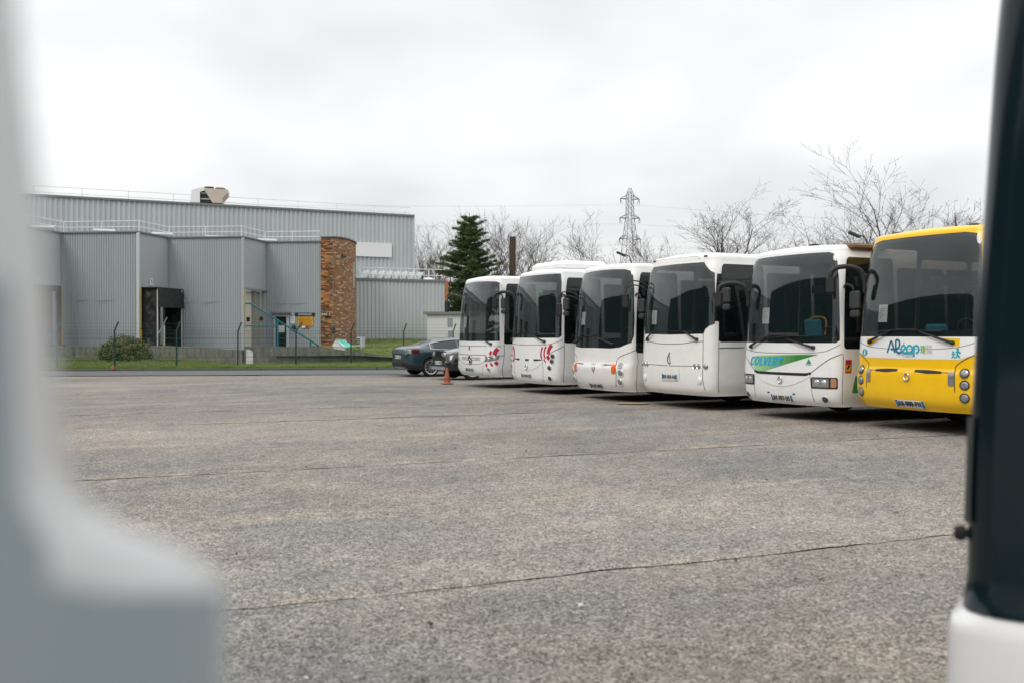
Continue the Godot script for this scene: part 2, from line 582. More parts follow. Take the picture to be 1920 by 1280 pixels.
# shell of a bus: outline swept over its heights, windows and wheel arches left open
func shell(root: Node3D, y0: float, ysh: float, roof_r: float, front_r: float, length: float, holes: Array, paint: Material, roof_paint: Material, detail := 0.06) -> void:
	var te := S.tc + length
	var ts := [-te, te]
	var ys := [y0, ysh]
	var rects := []
	for h in holes:
		var lo: Vector2 = h[0]
		var hi: Vector2 = h[0]
		for p in h: lo = lo.min(p); hi = hi.max(p)
		rects.append([lo, hi])
		ts.append(lo.x); ts.append(hi.x); ys.append(lo.y); ys.append(hi.y)
	var t := -S.tc - 0.84
	while t < S.tc + 0.85:
		ts.append(t); t += detail
	for p in S.prof: if p.x > y0 and p.x < ysh: ys.append(p.x)
	var y := y0
	while y < ysh: ys.append(y); y += 0.1
	for a in [ts, ys]:
		a.sort()
		var i := 1
		while i < a.size():
			if a[i] - a[i - 1] < 0.006 and not rects.any(func(r): return a[i] == r[0].x or a[i] == r[1].x or a[i] == r[0].y or a[i] == r[1].y): a.remove_at(i)
			elif a[i] - a[i - 1] < 1e-6: a.remove_at(i)
			else: i += 1
	var nt := ts.size()
	var ny := ys.size()
	var g := Geo.new()
	for j in ny:
		for i in nt:
			g.add(S.P(ts[i], ys[j]), S.N(ts[i], ys[j]))
	for j in ny - 1:
		for i in nt - 1:
			var m := Vector2((ts[i] + ts[i + 1]) * 0.5, (ys[j] + ys[j + 1]) * 0.5)
			var open := false
			for r in rects:
				if m.x > r[0].x and m.x < r[1].x and m.y > r[0].y and m.y < r[1].y: open = true; break
			if open: continue
			var a := j * nt + i
			g.face(a, a + 1, a + nt + 1, g.n[a]); g.face(a, a + nt + 1, a + nt, g.n[a])
	for k in holes.size():
		var r: Array = rects[k]
		var box := PackedVector2Array([r[0], Vector2(r[1].x, r[0].y), r[1], Vector2(r[0].x, r[1].y)])
		for piece in Geometry2D.clip_polygons(box, holes[k]): patch(g, piece, 0.0)
	# rear wall up to the shoulder
	for j in ny - 1:
		g.quad(g.v[j * nt], g.v[j * nt + nt - 1], g.v[(j + 1) * nt + nt - 1], g.v[(j + 1) * nt], Vector3.BACK * -1.0)
	part("body", g, paint, root)
	var gl := Geo.new()
	for i in g.v.size(): gl.add(g.v[i] - g.n[i] * 0.03, -g.n[i])
	gl.ix = g.ix.duplicate()
	for i in range(0, gl.ix.size(), 3):
		var sw := gl.ix[i + 1]
		gl.ix[i + 1] = gl.ix[i + 2]; gl.ix[i + 2] = sw
	var ceil_rows := [[], []]
	for i in nt / 2 + 1:
		ceil_rows[0].append(S.P(ts[i], ysh - 0.04) - S.N(ts[i], ysh) * 0.03); ceil_rows[1].append(S.P(ts[nt - 1 - i], ysh - 0.04) - S.N(ts[nt - 1 - i], ysh) * 0.03)
	gl.sheet(ceil_rows, Vector3.DOWN)
	part("lining", gl, M.lining, root)
	# roof
	var rows := []
	var q := 0
	while q <= 7:
		var an := PI / 2 * q / 7.0
		var row := []
		for i in nt:
			var p: Vector3 = S.P(ts[i], ysh)
			var nn: Vector3 = S.N(ts[i], ysh)
			nn.y = 0; nn = nn.normalized()
			var fr := lerpf(roof_r, front_r, clampf(nn.z, 0.0, 1.0))
			row.append(p - nn * fr * (1.0 - cos(an)) + Vector3.UP * roof_r * sin(an))
		rows.append(row); q += 1
	g = Geo.new()
	g.sheet(rows, Vector3.UP)
	var top: Array = rows[7]
	var ridge := []
	var half := nt / 2
	for side in 2:
		var r2 := []
		for k in 5:
			r2.append([])
		for i in half + 1:
			var a: Vector3 = top[i]
			var b: Vector3 = top[nt - 1 - i]
			for k in 5:
				var f := k / 8.0 if side == 0 else 0.5 + k / 8.0
				var p := a.lerp(b, f)
				p.y += 0.035 * (1.0 - pow(2.0 * f - 1.0, 2.0)) * clampf((a.distance_to(b)) / 2.0, 0.0, 1.0)
				r2[k].append(p)
		g.sheet(r2, Vector3.UP)
	for j in 7:
		g.quad(rows[j][0], rows[j][nt - 1], rows[j + 1][nt - 1], rows[j + 1][0], Vector3(0, 0, -1))
	part("roof", g, roof_paint, root)
	# underside
	g = Geo.new()
	var und := [[], []]
	for i in half + 1:
		und[0].append(S.P(ts[i], y0) + Vector3(0, 0.03, 0)); und[1].append(S.P(ts[nt - 1 - i], y0) + Vector3(0, 0.03, 0))
	g.sheet(und, Vector3.DOWN)
	part("underbody", g, M.underbody, root)

func side_windows(holes: Array, start: float, sill: float, top: float, first: float, panes: int, pane_w: float, front_sill: float) -> Array:
	var out := []
	for s in [-1.0, 1.0]:
		var t := S.tc + start
		var t_next := S.tc + 1.3
		for k in panes:
			if k == 1: t = maxf(t, t_next)
			var w := (first + S.tc - t + 0.1) if k == 0 else pane_w
			var lo := front_sill if k == 0 else sill
			var a := Vector2(s * t, lo)
			var b := Vector2(s * (t + w), top + (0.16 if k == 0 else 0.0))
			var r := round_rect(a, b, 0.07, 3)
			out.append(r); holes.append(r)
			t += w + 0.09
	return out

func arches(holes: Array, y0: float, axles: Array, r: float) -> void:
	for s in [-1.0, 1.0]:
		for z in axles:
			# along the flank: t where the flank is z behind the nose
			var t: float = S.tc + z + S.tab[S.tab.size() - 1].y
			var pg := PackedVector2Array([Vector2(s * (t + r), y0)])
			for k in 13:
				var an := PI * k / 12.0
				pg.append(Vector2(s * (t + r * cos(an)), maxf(y0 + 0.02, 0.5) + r * sin(an)))
			pg.append(Vector2(s * (t - r), y0))
			holes.append(pg)

func bus_inside(root: Node3D, y_floor: float, dash_y: float, seat_m: Material, rail: bool, length: float, trim: Material) -> void:
	var g := Geo.new()
	g.box(Vector3(0, y_floor, -length * 0.5 - 0.1), Vector3(2.3, 0.04, length - 0.9))
	part("floor", g, M.interior_dark, root)
	g = Geo.new()
	var rows := []
	for q in [[-0.12, 0.0], [0.0, -0.02], [0.02, -0.16], [-0.03, -0.42], [-0.18, -0.5], [-0.5, -0.52]]:
		var row := []
		for i in 13:
			var t := (i - 6) / 6.0 * (S.tc - 0.35)
			var p := S.P(t, dash_y) - Vector3(0, 0, 0.06)
			row.append(Vector3(p.x * 0.97, dash_y + q[0] + (0.05 if i > 7 and q[1] < -0.1 and q[0] > -0.1 else 0.0), p.z + q[1]))
		rows.append(row)
	g.sheet(rows, Vector3.UP)
	part("dashboard", g, trim, root)
	# steering wheel on the driver's side
	var b := Basis(Vector3.RIGHT, deg_to_rad(-62))
	var c := Vector3(0.62, dash_y + 0.1, -0.72)
	var ring := []
	for k in 25:
		ring.append(c + b * Vector3(cos(TAU * k / 24.0) * 0.23, 0, sin(TAU * k / 24.0) * 0.23))
	g = Geo.new()
	g.tube(ring, 0.018, 6, false)
	for k in 3:
		var an := TAU * k / 3.0 + PI / 2
		g.tube([c + b * Vector3(0, -0.02, 0), c + b * Vector3(cos(an) * 0.23, 0, sin(an) * 0.23)], 0.014, 5)
	g.tube([c + b * Vector3(0, 0.01, 0), c + b * Vector3(0, -0.4, 0)], [0.05, 0.035], 8)
	part("steering_wheel", g, M.black_plastic, root)
	seat(root, Vector3(0.62, y_floor + 0.15, -1.35), M.interior_dark, false, "driver_seat")
	for r in 5:
		for x in [-0.95, -0.48, 0.48, 0.95]:
			if x < 0 and r == 0: continue
			seat(root, Vector3(x, y_floor, -2.5 - r * 0.85), seat_m, rail)
	g = Geo.new()
	for s in [-1.0, 1.0]:
		g.box(Vector3(s * 0.98, 2.5 + (y_floor - 0.9) * 0.5, -length * 0.5 - 0.6), Vector3(0.32, 0.16, length - 2.6))
	part("luggage_rack", g, M.interior_mid, root)

# mirror on a long arm at the bus's door side, and a short one at the driver's side
func mirrors(root: Node3D, y: float, style: int) -> void:
	var p := S.S(-S.tc + 0.12, y, 0.0)
	var g := Geo.new()
	var o: MeshInstance3D
	if style == 0:
		var arm := smooth([p + Vector3(0.02, -0.3, 0.04), p + Vector3(0.0, -0.08, 0.07), p + Vector3(-0.04, 0.1, 0.12), p + Vector3(-0.12, 0.17, 0.26), p + Vector3(-0.22, 0.17, 0.42), p + Vector3(-0.29, 0.11, 0.53), p + Vector3(-0.31, -0.02, 0.56), p + Vector3(-0.31, -0.26, 0.55)], 5)
		var ar := []
		for i in arm.size(): ar.append(lerpf(0.028, 0.044, clampf(i / 9.0, 0.0, 1.0)))
		g.tube(arm, ar, 10)
		o = part("mirror_arm", g, M.black_plastic, root)
		g = Geo.new()
		g.cbox(p + Vector3(-0.31, -0.14, 0.54), Vector3(0.11, 0.32, 0.17), 0.04, Basis(Vector3.UP, deg_to_rad(-50)))
		part("mirror_head", g, M.black_plastic, o)
		g = Geo.new()
		g.cbox(p + Vector3(0.0, -0.12, 0.05), Vector3(0.09, 0.36, 0.08), 0.03, Basis(Vector3.UP, deg_to_rad(-50)))
		part("arm_bracket", g, M.black_plastic, o)
	else:
		for dy in [0.0, 0.1]:
			g.tube(smooth([p + Vector3(0, dy - 0.05, 0), p + Vector3(-0.09, dy + 0.06, 0.18), p + Vector3(-0.21, dy + 0.07, 0.38), p + Vector3(-0.27, dy - 0.1, 0.48)], 5), 0.015, 6)
		o = part("mirror_arm", g, M.black_plastic, root)
		g = Geo.new()
		g.cbox(p + Vector3(-0.27, -0.27, 0.46), Vector3(0.09, 0.34, 0.16), 0.03, Basis(Vector3.UP, deg_to_rad(-40)))
		part("mirror_head", g, M.black_plastic, o)
	p = S.S(S.tc - 0.05, y, 0.0)
	g = Geo.new()
	g.tube(smooth([p, p + Vector3(0.1, 0.04, 0.05), p + Vector3(0.24, 0.0, 0.06), p + Vector3(0.27, -0.08, 0.05)], 4), 0.022, 6)
	o = part("mirror_arm", g, M.black_plastic, root)
	g = Geo.new()
	g.cbox(p + Vector3(0.28, -0.24, 0.03), Vector3(0.22, 0.32, 0.1), 0.03)
	g.cbox(p + Vector3(0.28, -0.48, 0.03), Vector3(0.2, 0.13, 0.1), 0.03)
	part("mirror_head", g, M.dark_grey_plastic, o)

func notice(px0: float, py0: float, px1: float, py1: float, label: String) -> void:
	var a := on(px0, py0)
	var b := on(px1, py1)
	var lo := a.min(b)
	var hi := a.max(b)
	hi.x = minf(hi.x, lo.x + 0.24)
	lo.x = hi.x - 0.21
	var g := Geo.new()
	patch(g, PackedVector2Array([lo, Vector2(hi.x, lo.y), hi, Vector2(lo.x, hi.y)]), -0.02, 0.1, 0.1)
	var o := thing("paper_notice", label, "notice", BX, "paper notices behind the windscreens")
	part("sheet", g, M.paper, o)
	g = Geo.new()
	for k in 7:
		var yy := hi.y - (hi.y - lo.y) * (0.12 + k * 0.11)
		var w := 0.06 + 0.075 * fmod(k * 0.618 + 0.3, 1.0)
		ribbon(g, [Vector2(lo.x + 0.025, yy), Vector2(lo.x + 0.025 + w, yy)], 0.008, -0.018)
	part("print", g, M.ink_grey, o)

func bus_frame(px: float, depth: float, turn := 27.5) -> Transform3D:
	return Transform3D(Basis(Vector3.UP, deg_to_rad(-(90.0 - turn))), Vector3((px - 960.0) / FPX * depth, 0, -depth))

func seam(root: Node3D, px_pts: Array, width := 0.012, both := true) -> void:
	var g := Geo.new()
	var p := smooth(on_all(px_pts), 5)
	ribbon(g, p, width, 0.003)
	if both:
		ribbon(g, p.map(func(q): return Vector2(-q.x, q.y)), width, 0.003)
	part("panel_seam", g, M.seam, root)

func frit(g: Geo, poly: PackedVector2Array, w: float, extra_bottom: float) -> void:
	var lo := poly[0]
	var hi := poly[0]
	for p in poly: lo = lo.min(p); hi = hi.max(p)
	var inner := PackedVector2Array()
	for q in Geometry2D.offset_polygon(poly, -w if not Geometry2D.is_polygon_clockwise(poly) else -w):
		for a in Geometry2D.intersect_polygons(q, PackedVector2Array([Vector2(lo.x - 1, lo.y + w + extra_bottom), Vector2(hi.x + 1, lo.y + w + extra_bottom), Vector2(hi.x + 1, hi.y + 1), Vector2(lo.x - 1, hi.y + 1)])):
			inner = a
	for s in [[-9.0, 0.0], [0.0, 9.0]]:
		for a in Geometry2D.intersect_polygons(poly, PackedVector2Array([Vector2(s[0], -9), Vector2(s[1], -9), Vector2(s[1], 9), Vector2(s[0], 9)])):
			for b in Geometry2D.clip_polygons(a, inner): patch(g, b, -0.014)

# the common run of a bus; decorations are added by each bus below
func make_bus(k: Dictionary) -> Node3D:
	var y0: float = k.y0
	var wb: float = k.wb
	var ysh: float = k.ysh
	var x := bus_frame(k.px, k.z, k.get("turn", 27.5))
	var prof: Array = k.get("prof", [Vector2(y0, -0.13), Vector2(y0 + 0.05, -0.06), Vector2(y0 + 0.17, -0.005), Vector2(0.75, 0.02), Vector2(1.0, 0.012), Vector2(wb, -0.01), Vector2(wb + 0.45, -0.025), Vector2(2.45, -0.065), Vector2(2.9, -0.125), Vector2(ysh, -0.195)])
	begin_bus(x, k.get("bulge", 0.16), k.get("r", 0.3), k.get("rz", 0.28), prof, [Vector2(y0, 0.05), Vector2(y0 + 0.25, 0.0), Vector2(1.4, 0.0), Vector2(2.9, 0.06), Vector2(ysh, 0.1)])
	var root := thing(k.name, k.label, "bus", x, "buses parked side by side")
	var half: Array = on_all(k.wind)
	half[0] = Vector2(0, half[0].y)
	half[-1] = Vector2(0, half[-1].y)
	for i in half.size(): half[i].y = minf(half[i].y, ysh - 0.02)
	var ws := mirrored(half)
	var holes := [ws]
	var len: float = k.get("length", 11.0)
	var ps := on(k.pillar, 570.0).x - S.tc if k.has("pillar") else 0.05
	var wins := side_windows(holes, ps, 1.62, ysh - 0.28, 1.15, 7, 1.25, k.get("front_sill", 1.3))
	arches(holes, y0, [2.65, 8.4], 0.56)
	shell(root, y0, ysh, k.roof_r, k.get("front_r", 0.15), len, holes, k.paint, k.get("roof_paint", k.paint))
	var g := Geo.new()
	patch(g, ws, 0.0, 0.09, 0.12)
	patch(g, ws, -0.009, 0.09, 0.12)
	var o := part("windscreen", g, M.windscreen, root)
	g = Geo.new()
	frit(g, ws, 0.045, k.get("band", 0.03))
	part("border", g, M.frit, o)
	for i in wins.size():
		g = Geo.new()
		patch(g, wins[i], -0.004, 2.0, 2.0)
		part("driver_window" if i == 7 else "door_window" if i == 0 else "side_window", g, M.clear_side if i % 7 == 0 else M.side_glass, root)
	var zs: float = S.tab[S.tab.size() - 1].y
	for s in [-1.0, 1.0]:
		for z in [2.65, 8.4]:
			wheel(root, Vector3(s * 1.09, 0.5, -z), 0.5, 0.29, M.rim_white, s, 0.6)
	bus_inside(root, k.get("floor", 0.95), k.wb - 0.02, k.get("seat", M.seat_blue), k.get("rail", false), len, k.get("trim", M.interior_mid))
	mirrors(root, k.get("mirror_y", 2.6), k.get("mirror", 0))
	if k.get("dark_pillar", false):
		var hi_t := 0.0
		for p in ws: hi_t = maxf(hi_t, p.x)
		for s in [-1.0, 1.0]:
			g = Geo.new()
			patch(g, PackedVector2Array([Vector2(s * (hi_t - 0.01), 1.85), Vector2(s * (S.tc + ps + 0.02), 1.85), Vector2(s * (S.tc + ps + 0.02), 2.84), Vector2(s * (hi_t - 0.01), 2.84)]), 0.004)
			part("dark_pillar", g, M.frit, root)
	return root

func lamp_row(root: Node3D, pts: Array, r: float, rim: Material, bowl: Material = M.lamp_grey) -> void:
	for p in pts:
		var q := on(p[0], p[1])
		for s in [1.0, -1.0]:
			round_lamp(root, s * q.x, q.y, r, "headlight", rim, bowl)

func pair(root: Node3D, px0: float, py0: float, px1: float, py1: float, called: String, m: Material, off: float, rad := 0.015) -> void:
	var a := on(px0, py0)
	var b := on(px1, py1)
	for s in [1.0, -1.0]:
		var g := Geo.new()
		patch(g, round_rect(Vector2(a.x * s, a.y), Vector2(b.x * s, b.y), rad), off, 0.05, 0.1)
		part(called, g, m, root)

func swash(root: Node3D, called: String, lists: Array, width: float, m: Material, z: Callable, off := 0.0035) -> void:
	var g := Geo.new()
	var k := 0
	for l in lists:
		var p := []
		for q in l: p.append(z.call(q[0], q[1]))
		ribbon(g, smooth(p, 5), width, off + 0.0006 * k)
		k += 1
	part(called, g, m, root)

func emblem_ring(root: Node3D, px: float, py: float, r: float) -> void:
	var q := on(px, py)
	var x := skin(q.x, q.y, 0.02)
	var g := Geo.new()
	var ring := []
	for k in 19:
		var an := TAU * k / 18.0 + 0.5
		ring.append(x * Vector3(cos(an) * r, sin(an) * r * 1.15, 0.006 * sin(an * 2.0)))
	g.tube(ring, r * 0.26, 6, false)
	part("emblem", g, M.chrome, root)

func yellow_bus() -> void:
	var root := make_bus({"name": "yellow_bus", "label": "yellow bus with a white band and blue lettering under its windscreen", "px": 1702.0, "z": 16.1, "y0": 0.36, "wb": 1.545, "ysh": 3.2, "roof_r": 0.085,
		"paint": M.yellow, "wind": [[1702, 443.5], [1760, 438], [1812, 434.8], [1834, 437], [1841, 450], [1843, 520], [1843, 600], [1842, 626], [1836, 632.5], [1702, 631.5]],
		"prof": [Vector2(0.36, -0.1), Vector2(0.42, -0.03), Vector2(0.55, 0.035), Vector2(0.8, 0.05), Vector2(0.99, 0.04), Vector2(1.03, 0.01), Vector2(1.25, 0.005), Vector2(1.545, -0.015), Vector2(2.0, -0.04), Vector2(2.5, -0.105), Vector2(2.95, -0.19), Vector2(3.2, -0.27)],
		"band": 0.06, "mirror_y": 2.58, "floor": 1.0})
	var z := func(a, b): return on(1650.0 + a / 10.667, 620.0 + b / 10.667)
	# white band over the lower edge of the screen
	var low := on_all([[1702, 672.5], [1770, 673.5], [1800, 674], [1809, 671], [1821, 667], [1828, 664]])
	var tedge: float = S.tc + 0.02
	var wy := on(1702, 631.2).y
	var half := [Vector2(0, wy), Vector2(1.0, wy), Vector2(tedge, wy)]
	half.append(Vector2(tedge, maxf(low[5].y, low[4].y + 0.06)))
	for i in range(4, -1, -1): half.append(low[i])
	half[-1].x = 0.0
	var g := Geo.new()
	patch(g, mirrored(half), 0.002)
	part("white_band", g, M.white_paint, root)
	seam(root, [[1702, 654.2], [1743, 654.7], [1790, 652], [1815, 647], [1828, 643]], 0.008)
	seam(root, [[1791, 735], [1790.5, 700], [1792, 690], [1796, 683.5], [1809, 674.5], [1822, 668], [1829, 665]], 0.014)
	# gap under the bonnet
	var gap := on_all([[1716, 694.5], [1740, 696.5], [1766, 698]])
	for s in [1.0, -1.0]:
		g = Geo.new()
		ribbon(g, gap.map(func(q): return Vector2(q.x * s, q.y)), [0.035, 0.055, 0.03], 0.006)
		part("bonnet_gap", g, M.black_plastic, root)
	seam(root, [[1766, 698], [1791, 698.5]], 0.01)
	pair(root, 1779.5, 697.5, 1789.5, 723, "marker_lamp", M.lamp_grey, 0.012)
	lamp_row(root, [[1809.4, 699.3], [1809.4, 722], [1809.4, 746]], 0.062, M.dark_grey_plastic)
	emblem_ring(root, 1701.5, 705.5, 0.05)
	plate(root, on(1687, 763), on(1732, 748.5), "AR-909-PH")
	# wiper mounts and wipers
	for w in [[1633, 642], [1789, 643]]:
		var q := on(w[0], w[1])
		g = Geo.new()
		var sg := signf(q.x)
		patch(g, PackedVector2Array([q + Vector2(0.09 * sg, -0.06), q + Vector2(0.1 * sg, 0.07), q + Vector2(-0.2 * sg, 0.075), q + Vector2(-0.05 * sg, -0.02)]), 0.005)
		part("wiper_mount", g, M.yellow, root)
	wiper(root, on(1633, 641), on(1676, 618), on(1650, 621), on(1722, 617))
	wiper(root, on(1788, 642.5), on(1727, 622), on(1683, 617), on(1768, 622))
	# name in script, in its blue, cyan, gold and green
	swash(root, "lettering", [[[155, 435], [185, 345], [222, 222], [232, 212], [245, 225], [278, 330], [310, 436]], [[228, 366], [300, 366], [345, 360], [385, 330], [402, 270], [392, 205], [358, 184], [332, 196], [325, 260], [330, 360], [350, 420], [392, 437], [432, 425]]], 0.036, M.letter_blue, z)
	swash(root, "lettering", [[[432, 425], [462, 405], [500, 368], [512, 322], [485, 295], [450, 312], [430, 372], [448, 428], [500, 438], [575, 432]], [[600, 432], [650, 400], [655, 345], [620, 300], [580, 300], [545, 345], [548, 400], [578, 430], [600, 433]], [[470, 441], [580, 446], [682, 440]], [[690, 292], [689, 400], [687, 520]], [[692, 330], [715, 303], [745, 295], [778, 325], [787, 375], [770, 425], [728, 440]]], 0.034, M.letter_cyan, z)
	swash(root, "accent_mark", [[[472, 264], [497, 238]]], 0.026, M.letter_gold, z)
	swash(root, "chevron", [[[815, 295], [838, 340], [843, 390], [822, 445]]], 0.018, M.letter_cyan, z)
	swash(root, "chevron", [[[862, 295], [884, 340], [890, 390], [866, 445]]], 0.04, M.letter_green, z)
	var q1: Vector2 = z.call(972, 345)
	part("lettering", letters("PAYS", q1.x, q1.y, 0.05, 0.003, 0.92, 0.0, false), M.ink_grey, root)
	q1 = z.call(972, 428)
	part("lettering", letters("LOIRE", q1.x, q1.y, 0.05, 0.003, 0.85, 0.0, false), M.ink_grey, root)
	q1 = z.call(985, 300)
	part("lettering", letters("RÉGION", q1.x, q1.y, 0.02, 0.003, 1.0, 0.0, false), M.ink_grey, root)
	q1 = z.call(988, 388)
	part("lettering", letters("DE LA", q1.x, q1.y, 0.016, 0.003, 1.0, 0.0, false), M.ink_grey, root)
	q1 = z.call(500, 480)
	part("lettering", letters("VOTRE SERVICE RÉGIONAL", q1.x, q1.y, 0.021, 0.003, 1.0, 0.0, false), M.ink_grey, root)
	q1 = z.call(565, 517)
	part("lettering", letters("DE TRANSPORT", q1.x, q1.y, 0.021, 0.003, 1.0, 0.0, false), M.ink_grey, root)
	# pictograms: two walkers, and a round one
	for fgr in [[1565, 375, 1.0], [1475, 425, 0.72]]:
		var cx: float = fgr[0]
		var cy: float = fgr[1]
		var sc: float = fgr[2]
		var zz := func(a, b): return z.call(cx + a * sc, cy + b * sc)
		g = Geo.new()
		var hc: Vector2 = zz.call(0, -3)
		patch(g, disc_poly(hc, 0.024 * sc, 0.024 * sc, 12), 0.0035)
		part("pictogram", g, M.letter_cyan, root)
		swash(root, "pictogram", [[[0, 22], [0, 60], [-2, 95]], [[-2, 95], [-18, 130], [-42, 168]], [[-2, 95], [20, 130], [44, 168]], [[0, 32], [30, 50], [55, 75]], [[0, 32], [-25, 52], [-42, 62]]], 0.026 * sc, M.letter_cyan, zz)
	var q2 := on(1622.5, 660)
	g = Geo.new()
	patch(g, disc_poly(q2, 0.075, 0.06), 0.0035)
	part("pictogram", g, M.letter_cyan, root)
	g = Geo.new()
	patch(g, disc_poly(q2 + Vector2(0, 0.028), 0.014, 0.013, 10), 0.005)
	ribbon(g, [q2 + Vector2(0, 0.012), q2 + Vector2(0, -0.04)], 0.03, 0.005)
	part("pictogram_figure", g, M.white_paint, root)
	notice(1646, 604, 1664, 571, "paper notice behind the windscreen of the yellow bus")
	seat(root, Vector3(-0.35, 0.6, -0.9), M.seat_bright, false)
	# aerial and roof lamps
	g = Geo.new()
	g.tube([Vector3(0.35, 3.28, -0.7), Vector3(0.34, 3.36, -0.72), Vector3(0.3, 3.55, -0.74)], [0.02, 0.014, 0.006], 6)
	part("aerial", g, M.black_plastic, root)
	for xx in [-0.75, 0.75]:
		g = Geo.new()
		g.cbox(Vector3(xx, 3.3, -0.62), Vector3(0.16, 0.06, 0.08), 0.015)
		part("roof_lamp", g, M.dark_grey_plastic, root)

func green_bus() -> void:
	var root := make_bus({"name": "striped_bus", "label": "white bus with a green wedge and blue lettering on its nose", "px": 1463.5, "z": 18.6, "y0": 0.29, "wb": 1.425, "ysh": 3.085, "roof_r": 0.11,
		"paint": M.white_paint, "wind": [[1463.5, 478.5], [1530, 473.5], [1556, 472.8], [1566, 476], [1571, 490], [1574, 525], [1575.5, 600], [1575.5, 638], [1568, 643], [1463.5, 643]],
		"band": 0.09, "mirror_y": 2.42, "rail": true, "pillar": 1584.0, "front_sill": 1.32, "floor": 0.9})
	var z := func(a, b): return on(1400.0 + a / 10.667, 650.0 + b / 10.667)
	seam(root, [[1463, 661.5], [1510, 662], [1545, 659], [1563, 652], [1577, 645]], 0.009)
	seam(root, [[1521, 698.5], [1532, 690], [1545, 680], [1560, 671], [1580, 663]], 0.013)
	seam(root, [[1520, 706], [1523, 735], [1528, 752]], 0.009)
	seam(root, [[1581.5, 664], [1581, 700], [1580.5, 757]], 0.01)
	var g := Geo.new()
	var lipr := on_all([[1463, 699.5], [1500, 701], [1514, 701], [1521, 699]])
	var pts := []
	for i in range(3, 0, -1): pts.append(Vector2(-lipr[i].x, lipr[i].y))
	for q in lipr: pts.append(q)
	ribbon(g, smooth(pts, 4), 0.05, 0.004)
	part("bonnet_gap", g, M.black_plastic, root)
	# crescent lip below the gap
	g = Geo.new()
	var low := on_all([[1463, 721.5], [1485, 719], [1505, 711], [1519, 703]])
	pts = []
	for i in range(3, 0, -1): pts.append(Vector2(-low[i].x, low[i].y))
	for q in low: pts.append(q)
	ribbon(g, smooth(pts, 4), 0.035, 0.009)
	part("bumper_lip", g, M.white_paint, root)
	# green wedge, in bands from pale to deep
	var wedge := PackedVector2Array()
	for q in [[180, 170], [1455, 150], [350, 488], [170, 470], [120, 300]]: wedge.append(z.call(q[0], q[1]))
	g = Geo.new()
	for k in 16:
		var a: float = lerpf(wedge[4].x, wedge[1].x, k / 16.0)
		var b: float = lerpf(wedge[4].x, wedge[1].x, (k + 1) / 16.0)
		g.col = Color(0.38, 0.62, 0.34).lerp(Color(0.03, 0.22, 0.035), clampf(k / 11.0, 0.0, 1.0))
		for pc in Geometry2D.intersect_polygons(wedge, PackedVector2Array([Vector2(a, 0), Vector2(b, 0), Vector2(b, 3), Vector2(a, 3)])): patch(g, pc, 0.0025)
	part("green_wedge", g, M.print_vc, root)
	var q1: Vector2 = z.call(372, 287)
	part("lettering", letters("COLVERT", q1.x, q1.y, 0.165, 0.0045, 0.98, 0.3), M.letter_sky, root)
	swash(root, "feather_mark", [[[660, 215], [700, 260], [695, 320]], [[735, 235], [705, 270], [690, 330]]], 0.03, M.letter_leaf, z, 0.0045)
	g = Geo.new()
	var tr := PackedVector2Array()
	for q in [[1248, 232], [1302, 336], [1194, 336]]: tr.append(z.call(q[0], q[1]))
	patch(g, tr, 0.003)
	part("triangle_mark", g, M.letter_leaf, root)
	swash(root, "triangle_base", [[[1190, 354], [1306, 356]]], 0.014, M.letter_sky, z)
	emblem_ring(root, 1463.8, 711, 0.05)
	# headlamps: dark tray, two bowls, amber end
	for s in [1.0, -1.0]:
		var a := on(1521.5, 727)
		var b := on(1571.5, 707.5)
		g = Geo.new()
		patch(g, round_rect(Vector2(a.x * s, a.y), Vector2(b.x * s, b.y), 0.03), 0.006, 0.05, 0.1)
		var o := part("headlight", g, M.black_plastic, root)
		var c := on(1556, 717)
		g = Geo.new()
		patch(g, round_rect(Vector2((a.x + 0.03) * s, a.y + 0.025), Vector2((c.x - 0.012) * s, b.y - 0.02), 0.02), 0.012, 0.05, 0.1)
		part("reflector", g, M.lamp_grey, o)
		for f in [0.28, 0.7]:
			var m := Vector2(lerpf(a.x + 0.03, c.x, f) * s, (a.y + b.y) * 0.5)
			g = Geo.new()
			g.lathe([Vector2(0.055, 0.013), Vector2(0.045, 0.02), Vector2(0.02, 0.03), Vector2(0.0005, 0.032)], 16, skin(m.x, m.y) * Transform3D(Basis(Vector3.RIGHT, PI / 2), Vector3.ZERO))
			part("lens", g, M.lamp_glass, o)
		g = Geo.new()
		patch(g, round_rect(Vector2((c.x + 0.02) * s, a.y + 0.025), Vector2((b.x - 0.025) * s, b.y - 0.02), 0.02), 0.013, 0.05, 0.1)
		part("indicator", g, M.lamp_amber, o)
	var f1 := on(1548, 748.5)
	for s in [1.0, -1.0]: round_lamp(root, f1.x * s, f1.y, 0.06, "fog_lamp", M.white_paint, M.lamp_dark)
	g = Geo.new()
	var pl := on(1439.5, 734.5)
	var pr := on(1491.5, 738.5)
	ribbon(g, [Vector2(pl.x, (pl.y + pr.y) / 2), Vector2(pr.x, (pl.y + pr.y) / 2)], 0.03, 0.004)
	part("plate_recess", g, M.dark_grey_plastic, root)
	plate(root, on(1450.5, 750), on(1486, 739.5), "AY-297-DS")
	wiper(root, on(1410, 649.5), on(1444, 628), on(1420, 635), on(1490, 630))
	wiper(root, on(1526.5, 651), on(1478, 635.5), on(1448, 628), on(1520, 631))
	# hazard sticker on the flank
	var s0 := on(1585, 699)
	var s1 := on(1597.5, 674)
	g = Geo.new()
	patch(g, PackedVector2Array([s0, Vector2(s1.x, s0.y), s1, Vector2(s0.x, s1.y)]), 0.003)
	var st := part("sticker", g, M.letter_red, root)
	g = Geo.new()
	var i0 := s0.lerp(s1, 0.12)
	var i1 := s0.lerp(s1, 0.88)
